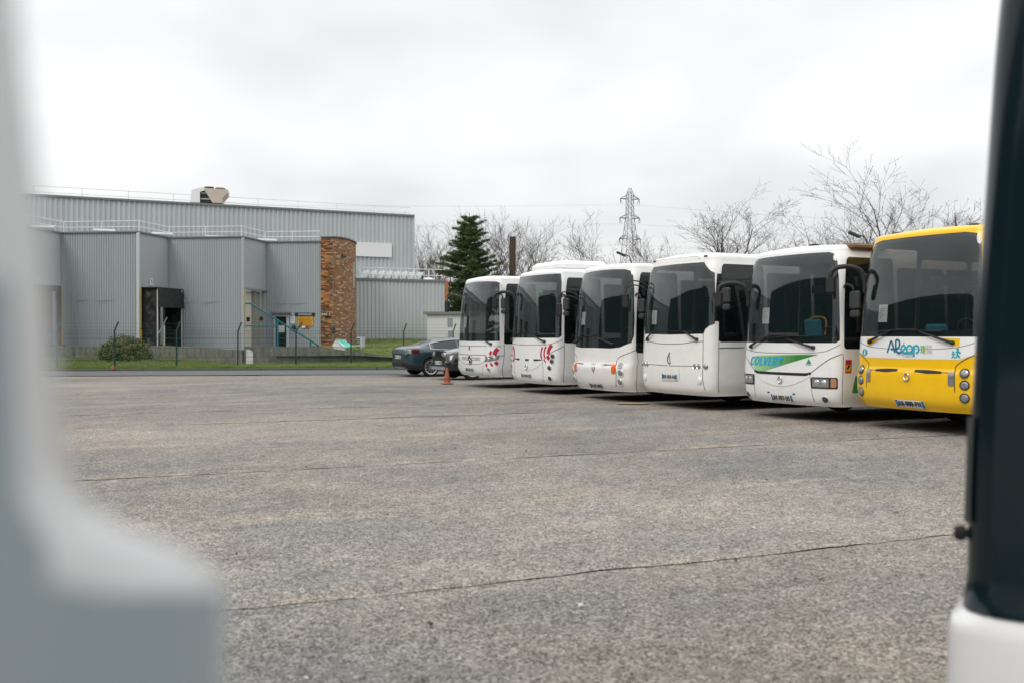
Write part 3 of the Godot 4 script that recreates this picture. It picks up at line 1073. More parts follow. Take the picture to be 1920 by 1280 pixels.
	patch(g, PackedVector2Array([i0, Vector2(i1.x, i0.y), Vector2(i1.x, i1.y - 0.06), Vector2(i0.x, i1.y - 0.06)]), 0.005)
	part("sticker_field", g, M.letter_gold, st)
	g = Geo.new()
	ribbon(g, [Vector2(lerpf(i0.x, i1.x, 0.2), lerpf(i0.y, i1.y, 0.25)), Vector2(lerpf(i0.x, i1.x, 0.75), lerpf(i0.y, i1.y, 0.62))], 0.04, 0.006)
	part("sticker_mark", g, M.ink, st)
	var e0 := on(1598, 736)
	var e1 := on(1622, 704)
	g = Geo.new()
	patch(g, PackedVector2Array([e0, Vector2(e1.x, e0.y), e1, Vector2(e0.x + 0.08, e1.y)]), 0.003)
	part("green_panel", g, M.letter_leaf, root)
	notice(1427, 607, 1442, 577, "paper notice behind the windscreen of the bus with the green wedge")
	g = Geo.new()
	seat(root, Vector3(-0.2, 0.72, -0.8), M.seat_bright, true)
	g.cbox(Vector3(1.0, 3.16, -1.0), Vector3(0.5, 0.12, 0.9), 0.04)
	part("roof_vent", g, M.brown_plastic, root)
	g = Geo.new()
	g.lathe([Vector2(0.1, 0), Vector2(0.09, 0.06), Vector2(0.0005, 0.08)], 14, Transform3D(Basis.IDENTITY, Vector3(0.1, 3.22, -0.75)))
	part("roof_aerial", g, M.black_plastic, root)

func plain_bus() -> void:
	var root := make_bus({"name": "plain_bus", "label": "plain white bus with tiny round lamps and white corner fairings", "px": 1254.5, "z": 21.55, "y0": 0.3, "wb": 1.575, "ysh": 3.17, "roof_r": 0.12, "bulge": 0.12,
		"paint": M.cream_paint, "wind": [[1254.5, 497], [1300, 493], [1321, 491.5], [1325, 499], [1333, 508], [1341, 512], [1342, 560], [1341, 607.5], [1331, 611], [1323, 617], [1319.5, 626], [1254.5, 627.5]],
		"band": 0.05, "mirror_y": 2.62, "mirror": 1, "pillar": 1349.0, "dark_pillar": true, "front_sill": 1.42, "floor": 1.0})
	seam(root, [[1254.5, 645], [1280, 644], [1300, 641], [1318.5, 640]], 0.012)
	seam(root, [[1319, 626], [1318.5, 680], [1318.5, 715], [1323, 731]], 0.012)
	seam(root, [[1348, 632], [1348, 680], [1348, 735]], 0.012)
	seam(root, [[1254.5, 685], [1300, 686]], 0.012)
	seam(root, [[1349.5, 652.5], [1395, 651.5]], 0.02)
	seam(root, [[1220, 491], [1280, 483], [1309, 481.5], [1311, 488]], 0.007, false)
	var q := on(1274, 694)
	seam(root, [[1273.5, 690], [1272, 713], [1241, 713]], 0.006, false)
	lamp_row(root, [[1303, 686], [1310.5, 686.2], [1323.5, 687.2]], 0.045, M.chrome)
	var f1 := on(1311, 712.5)
	for s in [1.0, -1.0]: round_lamp(root, f1.x * s, f1.y, 0.07, "fog_lamp", M.cream_paint, M.cream_paint)
	var e := on(1254.3, 671.5)
	var g := Geo.new()
	ribbon(g, smooth([e + Vector2(0.035, 0.13), e + Vector2(-0.04, 0.0), e + Vector2(0.0, -0.1), e + Vector2(0.06, -0.11)], 5), 0.03, 0.006)
	ribbon(g, smooth([e + Vector2(0.03, 0.06), e + Vector2(0.045, -0.04), e + Vector2(0.075, -0.1)], 5), 0.02, 0.007)
	part("emblem", g, M.chrome_dark, root)
	plate(root, on(1242.5, 711), on(1270, 700), "BB-569-AR")
	wiper(root, on(1215.5, 636), on(1228, 621), on(1222, 624), on(1256, 620))
	wiper(root, on(1308, 636), on(1284, 620.5), on(1258, 621), on(1300, 622))
	notice(1220.5, 608, 1231, 582, "paper notice behind the windscreen of the plain bus with tiny lamps")
	for s in [-1.0, 1.0]:
		g = Geo.new()
		g.cbox(Vector3(s * 0.9, 3.22, -0.28), Vector3(0.1, 0.04, 0.04), 0.01)
		part("marker_lamp", g, M.lamp_dark, root)

func amber_bus() -> void:
	var root := make_bus({"name": "amber_bus", "label": "plain white bus with upright orange indicators and a deep curved windscreen", "px": 1112.5, "z": 24.1, "y0": 0.24, "wb": 1.265, "ysh": 3.155, "roof_r": 0.1,
		"paint": M.cream_paint, "wind": [[1112.5, 507], [1150, 505.2], [1172, 505], [1182, 507.5], [1188, 517], [1190, 545], [1190, 600], [1189, 630], [1184, 642.5], [1162, 651.2], [1145, 653], [1112.5, 651.8]],
		"prof": [Vector2(0.24, -0.14), Vector2(0.3, -0.08), Vector2(0.45, 0.0), Vector2(0.7, 0.05), Vector2(0.84, 0.05), Vector2(0.9, 0.0), Vector2(1.265, -0.015), Vector2(1.7, -0.03), Vector2(2.3, -0.075), Vector2(2.8, -0.145), Vector2(3.155, -0.24)],
		"band": 0.2, "mirror_y": 2.48, "mirror": 1, "pillar": 1195.0, "front_sill": 1.15, "floor": 0.9})
	seam(root, [[1194.5, 655], [1172, 664.5], [1162, 669], [1156.5, 677], [1155.5, 700], [1156, 725]], 0.014)
	seam(root, [[1194.5, 656], [1194.5, 700], [1194.5, 738]], 0.012)
	var g := Geo.new()
	var gp := on_all([[1112.5, 681.5], [1135, 683], [1147, 683.5]])
	ribbon(g, [Vector2(-gp[2].x, gp[2].y), Vector2(-gp[1].x, gp[1].y), gp[0], gp[1], gp[2]], [0.02, 0.035, 0.02, 0.035, 0.02], 0.003)
	part("bonnet_gap", g, M.black_plastic, root)
	pair(root, 1149.5, 682.5, 1154.5, 700, "indicator", M.lamp_orange, 0.012)
	lamp_row(root, [[1163.6, 683.5], [1163.4, 699], [1162.8, 715.5]], 0.072, M.cream_paint)
	var e := on(1112.3, 689)
	g = Geo.new()
	ribbon(g, [e + Vector2(0.02, 0.1), e + Vector2(-0.05, 0.0), e + Vector2(0.0, -0.1)], 0.028, 0.006)
	ribbon(g, [e + Vector2(0.015, 0.1), e + Vector2(0.06, 0.0), e + Vector2(0.0, -0.1)], 0.028, 0.008)
	part("emblem", g, M.chrome_dark, root)
	plate(root, on(1107, 727), on(1133, 717), "BV-425-WD")
	wiper(root, on(1078, 642), on(1094, 627), on(1085, 634), on(1118, 628))
	wiper(root, on(1150, 645), on(1120, 631), on(1100, 628), on(1142, 636))
	notice(1088, 609, 1098.5, 585, "paper notice behind the windscreen of the bus with orange indicators")

func marked_bus() -> void:
	var root := make_bus({"name": "marked_bus", "label": "white bus with red curved marks and a roof pod", "px": 987.5, "z": 27.0, "y0": 0.265, "wb": 1.49, "ysh": 3.2, "roof_r": 0.11,
		"paint": M.white_paint, "wind": [[987.5, 516.5], [1020, 512.5], [1046, 511], [1052, 512.5], [1053.5, 530], [1053.5, 600], [1053, 630], [1048, 633.6], [987.5, 633.4]],
		"band": 0.05, "mirror_y": 2.6, "pillar": 1059.5, "front_sill": 1.35, "floor": 0.95})
	var z := func(a, b): return on(920.0 + a / 4.74, 470.0 + b / 4.74)
	seam(root, [[987, 646.5], [1025, 646], [1043, 641.5], [1055, 637]], 0.012)
	seam(root, [[1018, 675], [1034, 661], [1045, 655], [1057, 649]], 0.016)
	seam(root, [[1018, 676], [1018.5, 700], [1019, 715]], 0.012)
	seam(root, [[1058, 638], [1058, 680], [1058, 717]], 0.014)
	var g := Geo.new()
	var gp := on_all([[987.5, 674], [1005, 674.6], [1017, 674]])
	ribbon(g, [Vector2(-gp[2].x, gp[2].y), Vector2(-gp[1].x, gp[1].y), gp[0], gp[1], gp[2]], [0.02, 0.05, 0.05, 0.05, 0.02], 0.004)
	part("bonnet_gap", g, M.black_plastic, root)
	g = Geo.new()
	var low := on_all([[987.5, 692], [1000, 690], [1010, 684], [1016, 678]])
	var pts := []
	for i in range(3, 0, -1): pts.append(Vector2(-low[i].x, low[i].y))
	for q in low: pts.append(q)
	ribbon(g, smooth(pts, 4), 0.04, 0.009)
	part("bumper_lip", g, M.white_paint, root)
	swash(root, "red_mark", [[[462, 855], [450, 890], [448, 930], [455, 958]]], 0.06, M.letter_red, z, 0.003)
	swash(root, "red_mark", [[[495, 848], [480, 880], [476, 920], [480, 948]]], 0.06, M.letter_red, z, 0.003)
	swash(root, "red_mark", [[[545, 837], [525, 862], [514, 895], [511, 918]]], 0.11, M.letter_red, z, 0.003)
	swash(root, "red_mark", [[[506, 930], [510, 948], [522, 963]]], 0.1, M.letter_red, z, 0.003)
	swash(root, "red_mark", [[[476, 962], [482, 978], [492, 992]]], 0.04, M.letter_red, z, 0.003)
	swash(root, "red_mark", [[[200, 850], [210, 890], [210, 950]]], 0.09, M.letter_red, z, 0.003)
	swash(root, "red_mark", [[[174, 843], [186, 890], [184, 940]]], 0.09, M.letter_red, z, 0.003)
	swash(root, "red_mark", [[[184, 945], [172, 968]], [[214, 960], [196, 978]]], 0.06, M.letter_red, z, 0.003)
	swash(root, "red_mark", [[[157, 850], [163, 890], [158, 918]]], 0.12, M.letter_red, z, 0.003)
	lamp_row(root, [[1036, 667.5], [1034.5, 677], [1030, 689.5], [1031, 709]], 0.062, M.white_paint, M.lamp_dark)
	emblem_ring(root, 987.6, 687, 0.055)
	plate(root, on(978, 708), on(997.5, 699.5), "AT-618-KZ")
	wiper(root, on(959.5, 638.5), on(970, 625), on(963, 628), on(990, 622))
	wiper(root, on(1022, 640), on(1000, 628), on(985, 624), on(1015, 629))
	g = Geo.new()
	g.cbox(Vector3(0.0, 3.42, -1.35), Vector3(1.8, 0.28, 1.5), 0.1)
	part("roof_pod", g, M.white_paint, root)
	g = Geo.new()
	g.cbox(Vector3(0.1, 3.4, -4.6), Vector3(1.7, 0.24, 4.6), 0.05)
	part("roof_housing", g, M.cream_dirty, root)
	var q := on(1011, 546)
	g = Geo.new()
	patch(g, PackedVector2Array([q + Vector2(-0.16, -0.05), q + Vector2(0.16, -0.05), q + Vector2(0.16, 0.05), q + Vector2(-0.16, 0.05)]), -0.012)
	part("display", g, M.letter_leaf, root)

func star_bus() -> void:
	var root := make_bus({"name": "star_bus", "label": "white bus with a round star badge on its grille and red slashes", "px": 882.0, "z": 30.0, "y0": 0.345, "wb": 1.38, "ysh": 3.19, "roof_r": 0.11,
		"paint": M.white_paint, "wind": [[882, 528.5], [915, 527.5], [932, 528], [938, 531], [939.8, 543], [940, 600], [940, 636], [937, 639.5], [882, 639.7]],
		"band": 0.2, "mirror_y": 2.72, "mirror": 1, "pillar": 946.5, "front_sill": 1.3, "bulge": 0.13, "trim": M.interior_mid})
	var z := func(a, b): return on(700.0 + a / 5.332, 500.0 + b / 5.332)
	seam(root, [[882, 648.5], [920, 648.8], [940, 649.5]], 0.014)
	seam(root, [[882, 665], [920, 665.5], [945, 666.5]], 0.016)
	seam(root, [[906, 684], [906, 703]], 0.01)
	seam(root, [[945, 642], [945, 670], [945, 706]], 0.016)
	for gl in [[[985, 908], [1070, 910]], [[1000, 918], [1065, 918]], [[990, 930], [1068, 934]]]:
		seam(root, gl.map(func(a): return [700.0 + a[0] / 5.332, 500.0 + a[1] / 5.332]), 0.012)
	seam(root, [[863, 672], [868, 680], [882, 682.5], [900, 681.5], [909, 677]], 0.012, false)
	var q := on(882, 673)
	var x := skin(q.x, q.y, 0.015)
	var g := Geo.new()
	g.lathe([Vector2(0.125, 0.0), Vector2(0.12, 0.012), Vector2(0.0005, 0.012)], 20, x * Transform3D(Basis(Vector3.RIGHT, PI / 2), Vector3.ZERO))
	var o := part("emblem", g, M.black_plastic, root)
	g = Geo.new()
	var ring := []
	for k in 21: ring.append(x * Vector3(cos(TAU * k / 20.0) * 0.115, sin(TAU * k / 20.0) * 0.115, 0.016))
	g.tube(ring, 0.012, 5, false)
	for k in 3:
		var an := PI / 2 + TAU * k / 3.0
		g.tube([x * Vector3(0, 0, 0.018), x * Vector3(cos(an) * 0.11, sin(an) * 0.11, 0.016)], [0.022, 0.006], 5)
	part("star", g, M.chrome, o)
	# slanted headlamps
	var hl := []
	for a in [[1108, 948], [1122, 915], [1160, 893], [1235, 886], [1266, 893], [1245, 928], [1160, 944]]: hl.append(z.call(a[0], a[1]))
	for s in [1.0, -1.0]:
		var poly := PackedVector2Array()
		for p in hl: poly.append(Vector2(p.x * s, p.y))
		g = Geo.new()
		patch(g, poly, 0.008, 0.05, 0.1)
		o = part("headlight", g, M.lamp_grey, root)
		for a in [[1148, 925], [1210, 912]]:
			var m: Vector2 = z.call(a[0], a[1])
			g = Geo.new()
			g.lathe([Vector2(0.062, 0.01), Vector2(0.05, 0.018), Vector2(0.0005, 0.028)], 14, skin(m.x * s, m.y) * Transform3D(Basis(Vector3.RIGHT, PI / 2), Vector3.ZERO))
			part("lens", g, M.lamp_glass, o)
	for r in [[[[1246, 818], [1222, 845], [1210, 880]], 0.13], [[[1180, 842], [1170, 862], [1165, 880]], 0.08], [[[1128, 892], [1126, 902], [1124, 912]], 0.08], [[[1126, 967], [1130, 980], [1136, 994]], 0.09], [[[1170, 958], [1180, 975], [1192, 990]], 0.06], [[[1218, 948], [1230, 963], [1246, 974]], 0.1]]:
		swash(root, "red_mark", [r[0]], r[1], M.letter_red, z, 0.0045)
	swash(root, "red_emblem", [[[950, 792], [966, 806], [952, 816], [968, 828]]], 0.03, M.letter_red, z)
	var f1: Vector2 = z.call(1152, 1024)
	for s in [1.0, -1.0]: round_lamp(root, f1.x * s, f1.y, 0.055, "fog_lamp", M.white_paint, M.lamp_grey)
	plate(root, on(873, 697), on(890.5, 687.5), "BW-273-PL")
	wiper(root, on(921, 644.5), on(905, 633), on(890, 632), on(915, 634))
	notice(868, 614, 874.5, 594.5, "paper notice behind the windscreen of the bus with the star badge")
	var p := on(945, 610)
	g = Geo.new()
	g.box(S.S(S.tc + 0.02, 2.2, 0.01), Vector3(0.03, 1.7, 0.09))
	part("pillar_trim", g, M.white_paint, root)

# the two buses the camera stands between
func near_buses() -> void:
	# white coach: its nose points along the row, the flank faces the camera
	var y0 := 0.32
	var fwd := Vector3(0.503, 0, -0.864)
	var b := Basis(Vector3.UP.cross(fwd), Vector3.UP, fwd)
	var prof := [Vector2(0.32, -0.1), Vector2(0.45, -0.02), Vector2(0.7, 0.0), Vector2(1.3, -0.006), Vector2(1.4231, -0.0015), Vector2(1.442, -0.0003), Vector2(1.4612, 0.0), Vector2(1.4733, -0.0063), Vector2(1.4877, -0.0259), Vector2(1.5019, -0.0558), Vector2(1.5179, -0.0778), Vector2(1.5351, -0.0825), Vector2(1.5554, -0.084), Vector2(1.5854, -0.0855), Vector2(1.6244, -0.089), Vector2(1.7, -0.096), Vector2(2.4, -0.17), Vector2(3.2, -0.29)]
	# the flank nearest the camera is at local x = +-1.25
	var nose := NEAR_LEFT
	var side := -1.0 if (b * Vector3(1, 0, 0)).dot(-nose) < 0.0 else 1.0
	S = Surf.new()
	S.setup(1.25, 0.02, 0.02, 0.02)
	S.prof = prof
	S.flank = [Vector2(0.32, 0.04), Vector2(0.6, 0.0), Vector2(1.5, 0.0), Vector2(3.2, 0.08)]
	var x := Transform3D(b, nose - b * Vector3(side * 1.25, 0, -0.03))
	BX = x
	var root := thing("white_coach", "white coach beside the camera, its nose edge blurred by closeness", "bus", x)
	var holes := []
	var ws := round_rect(Vector2(-1.1, 1.56), Vector2(1.1, 3.05), 0.1)
	holes.append(ws)
	var wins := side_windows(holes, 0.5, 1.7, 2.85, 1.2, 7, 1.25, 1.6)
	arches(holes, y0, [2.65, 8.4], 0.56)
	shell(root, y0, 3.2, 0.12, 0.2, 11.0, holes, M.coach_paint, M.coach_paint, 0.05)
	var g := Geo.new()
	patch(g, ws, 0.0, 0.2, 0.2)
	part("windscreen", g, M.windscreen, root)
	for i in wins.size():
		g = Geo.new()
		patch(g, wins[i], -0.004, 2.0, 2.0)
		part("side_window", g, M.side_glass, root)
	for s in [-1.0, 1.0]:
		# shade on the white flank below the ledge, painted in as a grey patch
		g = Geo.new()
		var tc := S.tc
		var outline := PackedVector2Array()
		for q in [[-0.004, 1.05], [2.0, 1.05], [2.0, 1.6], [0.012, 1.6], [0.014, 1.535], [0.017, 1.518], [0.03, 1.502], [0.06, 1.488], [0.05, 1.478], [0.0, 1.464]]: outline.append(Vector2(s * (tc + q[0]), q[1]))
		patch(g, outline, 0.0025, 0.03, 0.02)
		part("painted_shade", g, M.coach_shade, root)
	for s in [-1.0, 1.0]:
		for z in [2.65, 8.4]: wheel(root, Vector3(s * 1.09, 0.5, -z), 0.5, 0.29, M.rim_white, s, 0.6)
	bus_inside(root, 0.95, 1.4, M.seat_blue, false, 11.0, M.interior_mid)
	# dark glazed bus on the other side
	fwd = Vector3(-0.8, 0, -0.6)
	b = Basis(Vector3.UP.cross(fwd), Vector3.UP, fwd)
	nose = NEAR_RIGHT
	S = Surf.new()
	S.setup(1.25, 0.05, 0.09, 0.1)
	S.prof = [Vector2(0.32, -0.06), Vector2(0.45, 0.0), Vector2(0.8, 0.006), Vector2(0.855, -0.002), Vector2(0.875, -0.03), Vector2(0.9, -0.04), Vector2(1.2, -0.046), Vector2(1.6, -0.062), Vector2(2.0, -0.082), Vector2(2.4, -0.105), Vector2(3.15, -0.18)]
	S.flank = [Vector2(0.32, 0.04), Vector2(0.6, 0.0), Vector2(0.85, 0.0), Vector2(0.88, 0.012), Vector2(1.5, 0.015), Vector2(3.15, 0.1)]
	side = -1.0 if (b * Vector3(1, 0, 0)).dot(-nose) < 0.0 else 1.0
	x = Transform3D(b, nose - b * Vector3(side * 1.25, 0, -0.1))
	BX = x
	root = thing("dark_glazed_bus", "bus with black glazed corner above a white skirt, beside the camera", "bus", x)
	holes = []
	arches(holes, 0.32, [2.65, 8.4], 0.56)
	shell(root, 0.32, 3.15, 0.1, 0.2, 11.0, holes, M.white_paint, M.white_paint, 0.04)
	# glazing wrapped round the corner, proud of the skin
	for s in [-1.0, 1.0]:
		g = Geo.new()
		patch(g, PackedVector2Array([Vector2(s * 0.62, 0.875), Vector2(s * (S.tc + 1.3), 0.875), Vector2(s * (S.tc + 1.3), 3.1), Vector2(s * 0.62, 3.1)]), 0.006, 0.03, 0.1)
		part("corner_glazing", g, M.black_gloss, root)
		for k in 6:
			g = Geo.new()
			var t: float = S.tc + 1.32 + k * 1.5
			patch(g, round_rect(Vector2(s * t, 1.3), Vector2(s * (t + 1.46), 2.95), 0.05), 0.006, 2.0, 0.5)
			part("side_window", g, M.black_gloss, root)
	g = Geo.new()
	patch(g, PackedVector2Array([Vector2(-0.61, 0.93), Vector2(0.61, 0.93), Vector2(0.61, 3.1), Vector2(-0.61, 3.1)]), 0.006, 0.1, 0.1)
	part("windscreen", g, M.black_gloss, root)
	for s in [-1.0, 1.0]:
		for z in [2.65, 8.4]: wheel(root, Vector3(s * 1.09, 0.5, -z), 0.5, 0.29, M.rim_white, s, 0.6)
	# glossy trim strip and rubber buffer on the corner
	g = Geo.new()
	var cs := side * (S.tc - 0.1)
	ribbon(g, [Vector2(cs, 1.1), Vector2(cs, 1.37)], 0.035, 0.016)
	part("trim_strip", g, M.dark_grey_plastic, root)
	g = Geo.new()
	var bp := skin(side * (S.tc - 0.13), 1.066, 0.0)
	g.lathe([Vector2(0.012, 0.0), Vector2(0.012, 0.01), Vector2(0.019, 0.012), Vector2(0.021, 0.026), Vector2(0.014, 0.038), Vector2(0.0005, 0.04)], 14, bp * Transform3D(Basis(Vector3.RIGHT, PI / 2), Vector3.ZERO))
	part("rubber_buffer", g, M.rubber, root)

var NEAR_LEFT := Vector3(-0.129, 0, -0.45)
var NEAR_RIGHT := Vector3(1.145, 0, -2.5)

# ---------------------------------------------------------------- ground
const LANE := Vector2(0.921, 0.389)      # direction the asphalt was laid in (x, distance)
const ACROSS := Vector2(-0.389, 0.921)

func edge_d(x: float) -> float: return 44.2 + (x + 5.5) * 0.117   # where the grass begins
func road_d(x: float) -> float: return edge_d(x) - 5.0

func ground() -> void:
	var g := Geo.new()
	g.quad(W(-1500, -0.06, -1500), W(1500, -0.06, -1500), W(1500, -0.06, 1500), W(-1500, -0.06, 1500), Vector3.UP)
	var root := struct("ground", g, M.earth)
	# asphalt lanes, side by side with a ragged joint between them
	var cuts := [-34.0, -28.0, -22.0, -16.0, -10.0, -5.0, -0.2, 2.85, 5.87, 8.76, 11.75, 15.0, 18.4, 21.3, 23.6, 26.7, 29.8, 33.0, 36.2, 39.4, 44.0, 50.0, 58.0, 68.0, 80.0]
	noise.seed = 5
	noise.frequency = 1.0
	noise.fractal_octaves = 4
	for k in cuts.size() - 1:
		var a: float = cuts[k]
		var b: float = cuts[k + 1]
		var near := a > -1.0 and a < 30.0
		var fine := 0.13 if near and a < 13.0 else 0.4 if near else 3.0
		var across := 0.12 if near and a < 13.0 else 0.3 if near else 1.5
		var s0 := -14.0 if near and a < 13.0 else -40.0
		var s1 := 16.0 if near and a < 13.0 else 60.0
		if not near: s0 = -70.0; s1 = 90.0
		var ns := int((s1 - s0) / fine)
		var na := maxi(2, int((b - a) / across))
		var rows := []
		g = Geo.new()
		var cols := PackedColorArray()
		var lane_tone := 0.94 + 0.12 * fmod(k * 0.618, 1.0)
		var sag := 0.012 * (fmod(k * 0.37, 1.0) - 0.5)
		for i in ns + 1:
			var s := s0 + (s1 - s0) * i / ns
			var row := []
			var j0 := _joint(a, s)
			var j1 := _joint(b, s)
			for j in na + 1:
				var f := float(j) / na
				var o := lerpf(a + j0, b - 0.0, f)
				o += _wander(s, a) * (1.0 - f) + _wander(s, b) * f
				var p := LANE * s + ACROSS * o
				var from_joint := minf(o - a, b - o)
				var y := sag + 0.006 * noise.get_noise_2d(p.x * 0.6, p.y * 0.6) - 0.004 * exp(-from_joint * 14.0)
				row.append(W(p.x, y, p.y))
				var big := noise.get_noise_2d(p.x * 0.16 + 40.0, p.y * 0.16)
				var mid := noise.get_noise_2d(p.x * 0.9, p.y * 0.9 + 70.0)
				var small := noise.get_noise_2d(p.x * 4.0, p.y * 4.0 - 30.0)
				var streak := noise.get_noise_2d(s * 0.25, o * 3.0 + 11.0)
				var tone := lane_tone * (1.0 + 0.16 * big + 0.13 * mid + 0.18 * small + 0.14 * streak)
				# pale grit gathered along the joint, in patches
				var grit := clampf((noise.get_noise_2d(s * 0.45 + k * 9.0, 3.0) + 0.22) * 2.2, 0.0, 1.0) * exp(-pow((from_joint - 0.02) / (0.1 + 0.1 * mid + 0.1), 2.0)) * clampf(0.6 + small * 2.0, 0.0, 1.0)
				# dusty where the lot is driven less
				var dust := clampf(0.55 + 0.55 * noise.get_noise_2d(p.x * 0.11, p.y * 0.11 + 9.0) + 0.45 * noise.get_noise_2d(p.x * 0.5, p.y * 0.5 + 33.0), 0.0, 1.0)
				var base := Color(1.28, 1.3, 1.31).lerp(Color(1.98, 1.79, 1.56), dust)
				var q := base * tone
				q = q.lerp(Color(2.7, 2.4, 1.98), grit * 0.75)
				cols.append(Color(q.r * 0.36, q.g * 0.36, q.b * 0.36))
			rows.append(row)
		g.sheet(rows, Vector3.UP)
		g.c = cols
		var o2 := part("asphalt_lane", g, M.asphalt, root)
	# smoother dark road along the grass
	g = Geo.new()
	var rr := []
	for i in 81:
		var x := lerpf(-60.0, 20.0, i / 80.0)
		var row := []
		for j in 9:
			var f := j / 8.0
			row.append(W(x, 0.02, lerpf(road_d(x) + 0.25 * noise.get_noise_1d(x * 0.8), edge_d(x) + 0.35, f)))
		rr.append(row)
	g.sheet(rr, Vector3.UP)
	struct("road", g, M.road)
	# kerb of the grass
	for k in 12:
		g = Geo.new()
		var x0 := -46.0 + k * 5.0
		var x1 := x0 + 4.96
		var p0 := W(x0, 0.05, edge_d(x0) + 0.2)
		var p1 := W(x1, 0.05, edge_d(x1) + 0.2)
		var dir := (p1 - p0).normalized()
		g.cbox((p0 + p1) * 0.5, Vector3(p0.distance_to(p1), 0.12, 0.1), 0.02, Basis(dir, Vector3.UP, dir.cross(Vector3.UP)))
		part("kerb_stone", g, M.concrete_dark, get_node("road"))
	# sandy board-like patch of loose grit on the lot
	g = Geo.new()
	var ring := []
	var c := at(1186, 757.5, 22.7)
	for i in 20:
		var an := TAU * i / 20.0
		ring.append(Vector3(c.x + cos(an) * 0.42 * (1.0 + 0.25 * noise.get_noise_1d(i * 3.1)), 0.022, c.z + sin(an) * 0.24 * (1.0 + 0.3 * noise.get_noise_1d(i * 2.3 + 50.0))))
	for i in 20:
		g.tri(Vector3(c.x, 0.035, c.z), ring[i], ring[(i + 1) % 20], Vector3.UP)
	tag(part("sand_patch", g, M.sand, self), "small heap of yellow sand spilt on the asphalt", "sand")

func litter() -> void:
	# dead leaves, twigs and grit scattered on the asphalt
	var rng := RandomNumberGenerator.new()
	rng.seed = 23
	var g := Geo.new()
	for i in 900:
		var d := 4.0 + 30.0 * pow(rng.randf(), 1.5)
		var x := rng.randf_range(-0.52, 0.5) * d
		var c := W(x, 0.012 + rng.randf() * 0.004, d)
		var an := rng.randf() * TAU
		var a := Vector3(cos(an), rng.randf_range(-0.2, 0.2), sin(an))
		var b := Vector3(-sin(an), rng.randf_range(-0.2, 0.2), cos(an))
		var s := rng.randf_range(0.006, 0.02) * (1.6 if rng.randf() < 0.15 else 1.0)
		g.col = [Color(0.05, 0.04, 0.03), Color(0.02, 0.02, 0.02), Color(0.16, 0.09, 0.045), Color(0.5, 0.48, 0.44), Color(0.09, 0.05, 0.03)][rng.randi() % 5]
		g.quad(c - a * s, c + b * s * 0.6 + Vector3(0, s * 0.4, 0), c + a * s, c - b * s * 0.6 + Vector3(0, s * 0.3, 0), Vector3.UP)
	tag(part("litter", g, M.litter, self), "dead leaves and grit strewn over the asphalt", "litter", "", "stuff")

func _joint(o: float, s: float) -> float:
	return maxf(-0.001, (0.06 if absf(o - 5.87) < 0.1 else 0.012) * noise.get_noise_2d(s * 0.33, o * 3.3) + (0.006 if absf(o - 5.87) < 0.1 else 0.0))

func _wander(s: float, o: float) -> float:
	return 0.05 * noise.get_noise_2d(s * 0.5, o * 7.0) + 0.03 * noise.get_noise_2d(s * 3.0, o * 5.0)

func lawn_h(x: float, d: float) -> float:
	var e := d - edge_d(x)
	var h := lerpf(0.03, 0.11, clampf(e / 0.5, 0.0, 1.0))
	if x < -13.0: h += 0.28 * clampf((d - 45.0) / 6.0, 0.0, 1.0) * clampf((-13.0 - x) / 4.0, 0.0, 1.0)
	return h

func back_h(x: float, d: float) -> float:   # raised lawn behind the low wall
	return lerpf(0.55, 1.25, clampf((d - 51.0) / 11.0, 0.0, 1.0)) - clampf((x + 8.0) / 6.0, 0.0, 1.0) * 0.35 * clampf((57.0 - d) / 6.0, 0.0, 1.0)

